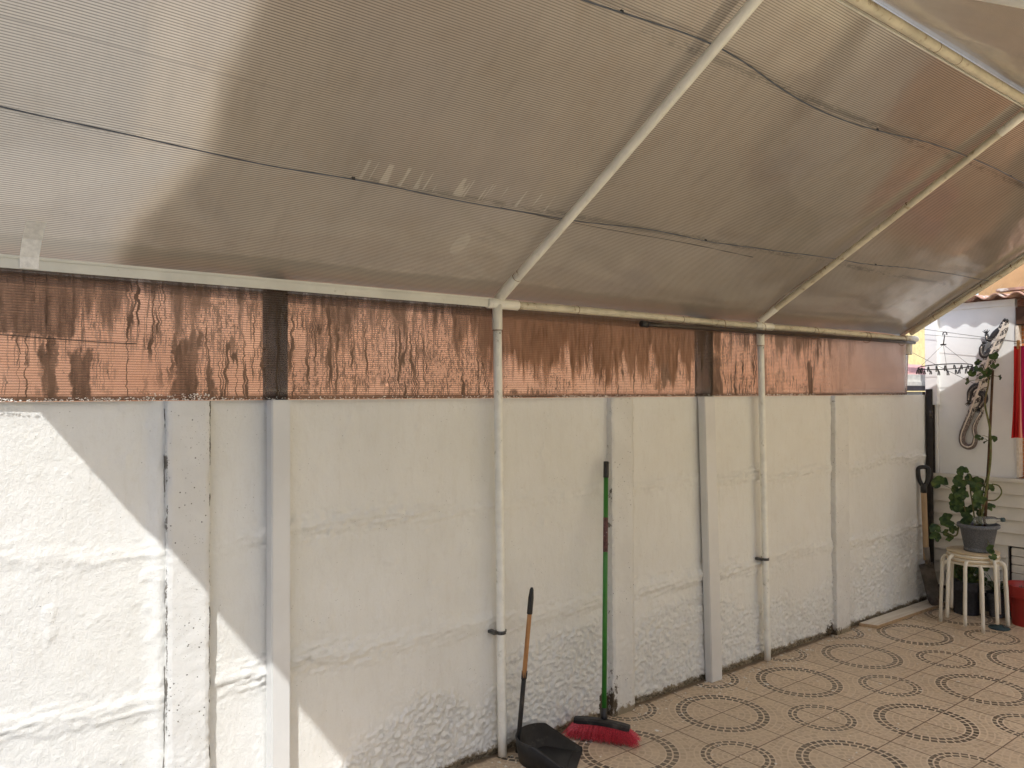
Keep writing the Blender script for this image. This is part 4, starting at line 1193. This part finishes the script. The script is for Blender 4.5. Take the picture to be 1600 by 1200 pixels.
bm = B(); P = [L0 + (L1 - L0) * t_ + Vector((0, 0, 0.010 * math.sin(t_ * math.pi))) for t_ in np.linspace(0, 1, 14)]
T_, N_ = frames(P)
rg = []
for i, p in enumerate(P):
    w_ = 0.021 * (0.8 if i in (0, len(P) - 1) else 1); h2 = 0.012
    rg.append([bm.verts.new(p + sd_ * a_ * w_ + Vector((0, 0, b_ * h2))) for a_, b_ in ((-1, -1), (-1, .4), (-.6, 1), (.6, 1), (1, .4), (1, -1))])
for i in range(len(rg) - 1):
    for k in range(6): bm.faces.new((rg[i][k], rg[i][(k + 1) % 6], rg[i + 1][(k + 1) % 6], rg[i + 1][k]))
bm.faces.new(rg[0][::-1]); bm.faces.new(rg[-1])
obj('brush_head', bm, M_BLACK, br)
bm = B(); rn = random.Random(12)
for i in range(2600):
    t_ = rn.random(); w_ = rn.uniform(-1, 1)
    p = L0 + (L1 - L0) * t_ + sd_ * w_ * 0.017 + Vector((0, 0, -0.008 + 0.008 * math.sin(t_ * math.pi)))
    spr = (t_ - 0.5) * 2
    e = p + ax * (spr * 0.036 + rn.gauss(0, 0.014)) + sd_ * (w_ * 0.030 + rn.gauss(0, 0.008) + 0.0)
    e.z = max(0.001, rn.uniform(0.001, 0.016) + (0.004 if rn.random() < .9 else 0.02))
    mid = (p + e) / 2 + ax * rn.gauss(0, 0.004) + sd_ * (w_ * 0.012 + rn.gauss(0, 0.003))
    r_ = rn.uniform(0.0006, 0.0011)
    tube(bm, [p, mid, e], [r_, r_, r_ * 0.8], 3, caps=False)
for f in bm.faces: f.smooth = False
o = obj('bristles', bm, M_RED, br)

# ------------------------------------------------------------------ dustpan with long handle
dp = thing('dustpan', (2.17, -0.17, 0), 'black long handled dustpan standing by the wall', 'dustpan')
cA = Vector((2.145, -0.100, 0)); fw = Vector((0.62, -0.785, 0)).normalized(); sw = Vector((fw.y, -fw.x, 0))
cB = cA + fw * 0.0
bm = B()
# plan outline: rounded back, open front lip;  (along forward, along side)
outl = []
for q in np.linspace(-1, 1, 25):
    a_ = q * math.pi / 2
    outl.append((0.085 - 0.105 * math.cos(a_) , 0.115 * math.sin(a_), 1.0))
outl = [(0.24, -0.122, 0.05), (0.17, -0.120, 0.45)] + outl + [(0.17, 0.120, 0.45), (0.24, 0.122, 0.05)]
def pt(f_, s_, z_): return cB + fw * f_ + sw * s_ + Vector((0, 0, z_))
inner = []; outer = []
for f_, s_, h_ in outl:
    hz_ = 0.008 + 0.100 * h_
    outer.append((bm.verts.new(pt(f_ * 1.0, s_ * 0.93, 0.002)), bm.verts.new(pt(f_ - 0.012 * h_, s_ * 1.06, hz_)), bm.verts.new(pt(f_ - 0.014 * h_, s_ * 1.10, hz_ - 0.003)), ))
    inner.append((bm.verts.new(pt(f_ + 0.004, s_ * 0.90, 0.006)), bm.verts.new(pt(f_ - 0.008 * h_, s_ * 1.02, hz_ + 0.0005))))
for i in range(len(outl) - 1):
    a_, b_ = outer[i], outer[i + 1]; c_, e_ = inner[i], inner[i + 1]
    bm.faces.new((a_[0], b_[0], b_[2], a_[2])); bm.faces.new((a_[2], b_[2], b_[1], a_[1])); bm.faces.new((a_[1], b_[1], e_[1], c_[1])); bm.faces.new((c_[1], e_[1], e_[0], c_[0]))
bm.faces.new([q[0] for q in inner]); bm.faces.new([q[0] for q in outer][::-1])
for f in bm.faces: f.smooth = len(f.verts) == 4
bmesh.ops.recalc_face_normals(bm, faces=bm.faces)
obj('pan', bm, M_BLACK, dp)
# inner raised ramp
bm = B(); vs = []
for q in np.linspace(-1, 1, 17):
    a_ = q * math.pi / 2; vs.append((pt(0.10 - 0.065 * math.cos(a_), 0.088 * math.sin(a_), 0.022)))
v1 = [bm.verts.new(p) for p in vs] + [bm.verts.new(pt(0.20, 0.098, 0.0085)), bm.verts.new(pt(0.20, -0.098, 0.0085))]
v0 = [bm.verts.new(Vector((v.co.x, v.co.y, 0.0065))) for v in v1]
bm.faces.new(v1)
for i in range(len(v1)): bm.faces.new((v1[i], v0[i], v0[(i + 1) % len(v1)], v1[(i + 1) % len(v1)]))
bmesh.ops.recalc_face_normals(bm, faces=bm.faces)
obj('ramp', bm, M_BLACK, dp)
hb = Vector((2.118, -0.100, 0.10)); ht = Vector((2.171, -0.128, 0.745)); hd_ = (ht - hb).normalized(); HL = (ht - hb).length
seg(hb - hd_ * 0.07, hb + hd_ * HL * 0.40, 0.0105, 0.0105, 'socket', M_BLACK, dp)
seg(hb + hd_ * HL * 0.34, hb + hd_ * HL * 0.84, 0.0105, 0.0098, 'handle', M_WOOD, dp)
bm = B(); tube(bm, [hb + hd_ * HL * f_ for f_ in (0.822, 0.825, 0.93, 0.985, 1.0)], [0.0115, 0.0125, 0.0125, 0.009, 0.005], 12); obj('grip', bm, M_BLACK, dp)
bm = B()
for k in range(9):
    a_ = k / 9 * 2 * math.pi; c_ = hb + hd_ * HL * 0.40
    s1 = Vector((math.cos(a_), math.sin(a_), 0)) * 0.011
    tube(bm, [c_ + s1 * 0.9 - hd_ * 0.01, c_ + s1 * 1.15 + hd_ * random.uniform(0.012, 0.03)], [0.0035, 0.001], 4)
obj('collar', bm, M_BLACK, dp)

# ------------------------------------------------------------------ spade in the corner
spd = thing('spade', (6.05, -0.1, 0), 'spade with black D handle and pale wooden shaft leaning in the corner', 'spade')
sb = Vector((6.045, -0.062, 0.335)); st_ = Vector((6.048, -0.046, 0.875))
seg(sb, st_, 0.0205, 0.0200, 'shaft', M_SHAFT, spd)
seg(sb - Vector((0, 0.012, 0.03)), sb + Vector((0, 0, 0.10)), 0.020, 0.0225, 'socket', M_STEEL, spd)
bm = B(); c_ = st_
hp = [(0, -0.03), (0.002, 0.0), (-0.026, 0.055), (-0.036, 0.12), (-0.030, 0.150), (0.0, 0.158), (0.030, 0.150), (0.036, 0.12), (0.026, 0.055), (-0.002, 0.0)]
dirh = Vector((0.52, -0.85, 0)).normalized()
tube(bm, [c_ + dirh * a_ + Vector((0, 0, b_)) for a_, b_ in [(0, -0.035), (0, 0.03)]], 0.0225, 12)
pp = spline([tuple(c_ + dirh * a_ + Vector((0, 0, b_))) for a_, b_ in hp[1:]], 4)
tube(bm, pp, 0.0155, 8)
obj('grip', bm, M_BLACK, spd)
# blade: slightly dished, pointing down right toward the floor
bm = B(); rowsv = []
bc = Vector((6.035, -0.062, 0.315)); be = Vector((6.000, -0.150, 0.024)); dn = (be - bc)
sdv = Vector((0.50, -0.84, 0.30)).normalized(); nrm = dn.normalized().cross(sdv).normalized()
nb_ = 12
for j in range(nb_ + 1):
    t_ = j / nb_
    w_ = 0.050 * (1 - 0.08 * t_) * (1.0 if t_ < 0.8 else math.sqrt(max(0.02, 1 - ((t_ - 0.8) / 0.205) ** 2)) * 0.6 + 0.4)
    rowsv.append([bm.verts.new(bc + dn * t_ + sdv * (q * w_) + nrm * (0.012 * (q * q) - 0.004) ) for q in np.linspace(-1, 1, 9)])
for j in range(nb_):
    for k in range(8): bm.faces.new((rowsv[j][k], rowsv[j][k + 1], rowsv[j + 1][k + 1], rowsv[j + 1][k]))
bmesh.ops.solidify(bm, geom=bm.faces[:], thickness=0.004)
obj('blade', bm, M_STEEL, spd, smooth=True)

# ------------------------------------------------------------------ board on the floor
t = thing('wooden_board', (5.6, -0.08, 0), 'pale wooden board lying on the tiles along the wall foot', 'board')
bm = B(); a = Vector((5.155, -0.015, 0)); b = Vector((6.16, -0.030, 0))
dr_ = Vector((1, -0.02, 0)).normalized()
vs = [(5.145, -0.018), (5.185, -0.128), (6.175, -0.150), (6.165, -0.028)]
q0 = [bm.verts.new((x, y, 0.0006)) for x, y in vs]; q1 = [bm.verts.new((x, y, 0.022)) for x, y in vs]
bm.faces.new(q0[::-1]); bm.faces.new(q1)
for k in range(4): bm.faces.new((q0[k], q0[(k + 1) % 4], q1[(k + 1) % 4], q1[k]))
bmesh.ops.recalc_face_normals(bm, faces=bm.faces)
bmesh.ops.bevel(bm, geom=bm.edges[:], offset=0.0015, segments=2, affect='EDGES')
pk = obj('plank', bm, [M_BOARD, M_SHAFT], t)
for p_ in pk.data.polygons:
    if p_.normal.z < 0.5: p_.material_index = 1

# ------------------------------------------------------------------ stacked stools
SC = Vector((5.815, -0.478, 0))
def make_stool():
    t = thing('stool', (0, 0, 0), 'x', 'stool', 'stacked round stools')
    H_ = 0.447
    bm = B(); lathe(bm, [(0.001, H_ + 0.006), (0.150, H_ + 0.006), (0.160, H_ + 0.003), (0.163, H_ - 0.004), (0.158, H_ - 0.010), (0.001, H_ - 0.010)], seg=40)
    obj('seat', bm, M_SEAT, t)
    bm = B(); tube(bm, [(0.150 * math.cos(q), 0.150 * math.sin(q), H_ - 0.019) for q in np.linspace(0, 2 * math.pi, 40)], 0.0085, 8, caps=False); obj('rim', bm, M_CREAM, t)
    for k in range(4):
        a_ = math.radians(90 * k)
        pr = [(0.090, H_ - 0.026), (0.145, H_ - 0.026), (0.178, H_ - 0.036), (0.192, H_ - 0.068), (0.194, H_ - 0.14), (0.199, 0.22), (0.206, 0.0)]
        bm = B(); tube(bm, spline([(r_ * math.cos(a_), r_ * math.sin(a_), z) for r_, z in pr], 4), 0.0115, 10); obj('leg', bm, M_CREAM, t)
    return t
def copy_tree(o, parent=None):
    c = o.copy(); COL.objects.link(c); c.parent = parent
    for ch in [q for q in bpy.data.objects if q.parent == o]: copy_tree(ch, c)
    return c
s0 = make_stool()
s1 = copy_tree(s0); s2 = copy_tree(s0)
for s_, dz, an, lab in ((s0, 0.0, 215 + 2, 'lowest of the stacked cream metal stools, its legs standing on the tiles'),
                        (s1, 0.028, 188, 'middle stool squeezed between the top and bottom ones of the stack'),
                        (s2, 0.056, 243, 'topmost cream stool of the stack with pale wooden seat carrying the grey flower pot')):
    s_.location = (SC.x, SC.y, dz); s_.rotation_euler = (0, 0, math.radians(an)); s_['label'] = lab
t = thing('rubber_cap', (5.83, -0.630, 0), 'dark teal round rubber base under a front leg of the stacked stools', 'rubber base')
bm = B(); lathe(bm, [(0.001, 0.0005), (0.062, 0.0005), (0.066, 0.006), (0.060, 0.012), (0.030, 0.016), (0.022, 0.026), (0.001, 0.026)], c=(5.832, -0.632, 0), seg=28)
obj('disc', bm, M_DISK, t)

# ------------------------------------------------------------------ flower pot with geranium
SEATZ = 0.447 + 0.006 + 0.056
PC = Vector((5.80, -0.520, SEATZ + 0.001))
pl_ = thing('potted_geranium', PC, 'leggy geranium in speckled grey pot standing on the stacked stools', 'potted plant')
bm = B(); lathe(bm, [(0.001, 0.0), (0.086, 0.0), (0.090, 0.004), (0.090, 0.022), (0.083, 0.026), (0.088, 0.030), (0.112, 0.160), (0.126, 0.162), (0.130, 0.168), (0.130, 0.184), (0.126, 0.188), (0.116, 0.186), (0.110, 0.150)], c=PC, seg=40)
obj('pot', bm, M_GREYPOT, pl_)
bm = B(); lathe(bm, [(0.001, 0.168), (0.06, 0.165), (0.1135, 0.160)], c=PC, seg=24); obj('soil', bm, M_SOIL, pl_)
# image-plane to world on the plane x = const is not used: coordinates below are (y, z, radius) on x around 5.8
def lf(px, py, r_, dx=0.0):
    # leaf spots measured on the plane x=5.8: y and z in metres
    y = -0.402 - (px - 1500) * 0.00403; z = 0.694 + (815 - py) * 0.00440 + (px - 1500) * 0.0002
    return Vector((5.80 + dx, y, z)), r_ * 0.0042
rn = random.Random(21)
leaves = [(1475,753,14),(1508,735,10),(1504,750,13),(1516,748,12),(1528,752,13),(1500,765,13),(1512,771,12),(1541,772,12),(1494,790,13),(1505,785,12),(1517,795,9),(1537,783,10),(1545,790,8),(1547,760,8),(1484,813,14),(1467,827,10),(1467,840,10),(1494,827,8),(1482,833,7),(1487,840,8),(1512,808,12),(1521,762,9),(1497,776,10),(1522,782,9),(1533,800,8),(1503,800,9),(1535,765,9),
 (1536,565,8),(1553,556,9),(1534,575,9),(1547,581,10),(1559,572,8),(1525,581,8),(1524,593,9),(1566,590,6),(1540,588,8),(1538,680,6),(1555,684,7),(1545,688,5),(1531,684,6),(1558,850,8),(1560,861,7)]
def leafmesh(bm, c, r_, nrm_, spin):
    nrm_ = nrm_.normalized(); a = nrm_.orthogonal().normalized(); b = nrm_.cross(a)
    cv = bm.verts.new(c - nrm_ * r_ * 0.22)
    N = 28; ring = []; mid = []
    for k in range(N):
        q = spin + 2 * math.pi * k / N
        notch = 1 - 0.75 * math.exp(-((k / N - 0.5) * 14) ** 2)
        lob = 1 + 0.10 * abs(math.sin(3.5 * (2 * math.pi * k / N))) + 0.03 * math.sin(11 * q)
        rr_ = r_ * lob * notch * 0.97
        w_ = 0.16 * math.sin(5 * q) * r_ + rn.uniform(-.03, .03) * r_
        ring.append(bm.verts.new(c + a * rr_ * math.cos(q) + b * rr_ * math.sin(q) + nrm_ * w_))
        mid.append(bm.verts.new(c + (a * math.cos(q) + b * math.sin(q)) * rr_ * 0.55 - nrm_ * r_ * 0.06))
    for k in range(N):
        f = bm.faces.new((cv, mid[k], mid[(k + 1) % N])); f.smooth = True
        f = bm.faces.new((mid[k], ring[k], ring[(k + 1) % N], mid[(k + 1) % N])); f.smooth = True
bml = B(); bms = B()
stems = [spline([(5.80, -0.500, 0.67), (5.80, -0.488, 0.80), (5.80, -0.470, 0.93), (5.80, -0.47, 1.02)], 6),
         spline([(5.80, -0.515, 0.67), (5.80, -0.535, 0.82), (5.80, -0.560, 0.96), (5.80, -0.585, 1.05)], 6),
         spline([(5.80, -0.470, 0.67), (5.79, -0.440, 0.78), (5.79, -0.43, 0.86)], 6),
         spline([(5.77, -0.405, 0.66), (5.76, -0.392, 0.60), (5.76, -0.330, 0.60), (5.76, -0.26, 0.62)], 6),
         spline([(5.80, -0.53, 0.68), (5.79, -0.575, 0.93), (5.785, -0.606, 1.15), (5.785, -0.603, 1.35), (5.785, -0.575, 1.52), (5.785, -0.598, 1.66), (5.785, -0.585, 1.74)], 6)]
for i, s_ in enumerate(stems): tube(bms, s_, [0.0062 - 0.003 * k / len(s_) for k in range(len(s_))] if i < 4 else [0.0095 - 0.0055 * k / len(s_) for k in range(len(s_))], 8)
tube(bms, spline([(5.80, -0.575, 0.86), (5.80, -0.63, 0.87), (5.80, -0.665, 0.92), (5.80, -0.65, 0.965), (5.80, -0.61, 0.975)], 6), 0.0045, 6)
allp = [p for s_ in stems for p in s_]
for px, py, r_ in leaves:
    c, R2 = lf(px, py, r_ * (0.78 if py < 700 else 0.88), rn.uniform(-0.10, 0.06))
    nn = Vector((-1.0, -0.35 + rn.uniform(-.5, .5), 0.45 + rn.uniform(-.4, .5)))
    if py < 700: nn = Vector((-0.7, rn.uniform(-.8, .8), rn.uniform(-0.2, 1.0)))
    # each leaf is shifted along the sight line by dx so it keeps its place between its neighbours
    leafmesh(bml, c, R2, nn, rn.uniform(0, 6.28))
    p = min(allp, key=lambda q: (q - c).length + (0.0 if q.z < c.z else 0.12))
    tube(bms, [p, (p + c) / 2 + Vector((0, 0, 0.012)), c - nn.normalized() * R2 * 0.25], [0.0022, 0.0018, 0.0014], 5)
obj('leaves', bml, M_LEAF, pl_); obj('stems', bms, M_STEM, pl_)
bm = B(); tube(bm, [(5.80, -0.560, 0.66), (5.805, -0.590, 1.2), (5.81, -0.616, 1.745)], [0.0095, 0.009, 0.008], 8); obj('stake', bm, M_STAKE, pl_)
# bottle lying on the pot rim
t = thing('plastic_bottle', (5.76, -0.58, 0.71), 'clear plastic bottle with dark green cap lying across the grey pot', 'bottle')
ba = Vector((5.745, -0.515, 0.722)); bb = Vector((5.735, -0.705, 0.752)); bd = bb - ba
bm = B(); prf = [(0.0, .004), (0.01, .022), (0.05, .026), (0.30, .026), (0.33, .0245), (0.36, .026), (0.60, .026), (0.68, .024), (0.78, .013), (0.82, .011), (0.93, .011)]
tube(bm, [ba + bd * f_ for f_, _ in prf], [r_ for _, r_ in prf], 20); obj('body', bm, M_BOTTLE, t)
bm = B(); tube(bm, [ba + bd * f_ for f_ in (0.90, 0.905, 1.0, 1.005)], [0.013, 0.0145, 0.0145, 0.012], 16); obj('cap', bm, M_DISK, t)

# ------------------------------------------------------------------ pots behind and under the stools
def pot(c, rt, rb, h, m, name='pot', parent=None, rim=0.008, wob=0):
    bm = B(); lathe(bm, [(0.001, 0), (rb, 0), (rb, 0.003), (rb + (rt - rb) * 0.68, h * 0.70), (rt * 1.03, h * 0.71), (rt * 1.05, h * 0.73), (rt * 1.09, h - 0.004), (rt * 1.10, h), (rt * 1.05, h), (rt * 0.97, h * 0.80)], c=c, seg=32)
    obj(name, bm, m, parent)
    bm = B(); lathe(bm, [(0.001, h * 0.84), (rt * 0.98, h * 0.82)], c=c, seg=24); obj('soil', bm, M_SOIL, parent)
c = Vector((6.06, -0.335, 0))
t = thing('potted_plant', c, 'charcoal pot with dark leafy plant standing in the shade behind the stool legs', 'potted plant')
pot(c, 0.098, 0.082, 0.24, M_DARKPOT, parent=t)
bml = B(); bms = B()
for k in range(46):
    a_ = rn.uniform(0, 6.28); r_ = rn.uniform(0.01, 0.13); z = rn.uniform(0.24, 0.42)
    p = c + Vector((r_ * math.cos(a_), r_ * math.sin(a_), z))
    leafmesh(bml, p, rn.uniform(0.022, 0.036), Vector((-1, rn.uniform(-1, 1), rn.uniform(0, 1))), rn.uniform(0, 6))
    tube(bms, [c + Vector((0, 0, 0.2)), p], 0.002, 4)
obj('leaves', bml, M_LEAF, t); obj('stems', bms, M_STEM, t)
c = Vector((6.14, -0.505, 0))
t = thing('potted_plant', c, 'small pale pot with spiky narrow leaved plant behind the stool legs', 'potted plant')
pot(c, 0.060, 0.048, 0.17, M_GREYPOT, parent=t)
bml = B()
for k in range(170):
    a_ = rn.uniform(0, 6.28); l_ = rn.uniform(0.05, 0.14); u_ = rn.uniform(-0.05, 0.9)
    p0 = c + Vector((rn.uniform(-.03, .03), rn.uniform(-.03, .03), rn.uniform(0.16, 0.24))); dd = Vector((math.cos(a_), math.sin(a_), u_)).normalized()
    s_ = dd.cross(Vector((0, 0, 1))).normalized() * 0.004
    v = [bml.verts.new(p0 - s_ * .5), bml.verts.new(p0 + dd * l_ * .5 - s_), bml.verts.new(p0 + dd * l_ - Vector((0, 0, .01))), bml.verts.new(p0 + dd * l_ * .5 + s_)]
    bml.faces.new(v)
obj('leaves', bml, M_LEAF, t)
t = thing('concrete_block', (6.17, -0.43, 0), 'grey concrete block on the tiles behind the stool legs', 'block')
bm = B(); box(bm, 6.125, 6.200, -0.56, -0.40, 0.0006, 0.075, 0.005)
for v in bm.verts: v.co.x += 0.0
obj('body', bm, M_GREYBASE, t) if False else None
bm.free()
bpy.data.objects.remove(t)
c = Vector((6.075, -0.715, 0))
t = thing('potted_plant', c, 'red plastic pot holding soil and dry twigs at the right edge beside the stools', 'potted plant')
pot(c, 0.118, 0.088, 0.275, M_REDPOT, parent=t)
bm = B()
for k in range(7):
    a_ = rn.uniform(0, 6.28); tube(bm, [c + Vector((0.02 * k - 0.06, 0.01 * k, 0.22)), c + Vector((0.02 * k - 0.06 + 0.03 * math.cos(a_), 0.04 * math.sin(a_), 0.25 + 0.02 * rn.random()))], 0.003, 5)
obj('twigs', bm, M_STAKE, t)

# ------------------------------------------------------------------ paint flakes and crumbs on the floor
bm = B(); rn = random.Random(31)
for k in range(750):
    x = rn.uniform(2.0, 6.1)
    y = -0.02 - abs(rn.gauss(0, 0.10)) if rn.random() < 0.75 else -rn.uniform(0.02, 1.1)
    if x < 2.5: y -= 0.02
    s_ = rn.choice((0.0015, 0.002, 0.003, 0.0045)) * rn.uniform(0.6, 1.5)
    if rn.random() < 0.05: s_ *= 2
    n = rn.choice((3, 4, 5)); a0 = rn.uniform(0, 6.28)
    top_ = [bm.verts.new((x + s_ * rn.uniform(.6, 1.3) * math.cos(a0 + 6.283 * i / n), y + s_ * 1.2 * rn.uniform(.6, 1.3) * math.sin(a0 + 6.283 * i / n), 0.0012 + rn.uniform(0, 0.0012))) for i in range(n)]
    bot_ = [bm.verts.new((v.co.x, v.co.y, 0.0003)) for v in top_]
    bm.faces.new(top_)
    for i in range(n): bm.faces.new((top_[i], bot_[i], bot_[(i + 1) % n], top_[(i + 1) % n]))
tag(obj('paint_flakes', bm, M_FLAKE), kind='stuff')

t = thing('bounce_wing', (6.6, -4.5, 0), 'unseen cream wing added beyond the shed to bounce warm light', 'building')  # out-of-view wall put in to throw warm sunlight back under the canopy
bm = B(); box(bm, 6.24, 6.6, -7.1, -2.62, 0, 3.0); obj('wall', bm, M_BOUNCE_WING, t)
bm = B(); box(bm, 6.12, 6.8, -7.15, -2.62, 3.01, 3.12, 0.01); obj('roof', bm, M_FIBRE, t)
t = thing('sky_blocker', (-4.6, -4.0, 0), 'unseen dark block added at the left to hold back skylight', 'building')  # added out of view to block sky light from the left
bm = B(); box(bm, -6.0, -2.8, -6.5, 3.5, 0, 3.4); obj('wall', bm, M_BOUNCE_CUT, t)
bm = B(); box(bm, -6.1, -2.7, -6.6, 3.6, 3.41, 3.52, 0.01); obj('roof', bm, M_FIBRE, t)
# ------------------------------------------------------------------ the house this patio belongs to, behind the viewer
t = thing('patio_house', (2, -8, 0), 'cream rendered house on the viewer side of the patio', 'building')
bm = B(); box(bm, -6.5, 9.4, -8.6, -7.2, 0, 3.2); obj('wall', bm, M_HOUSE, t)
bm = B(); box(bm, -6.7, 9.4, -8.8, -7.05, 3.21, 3.35, 0.01); obj('roof', bm, M_FIBRE, t)
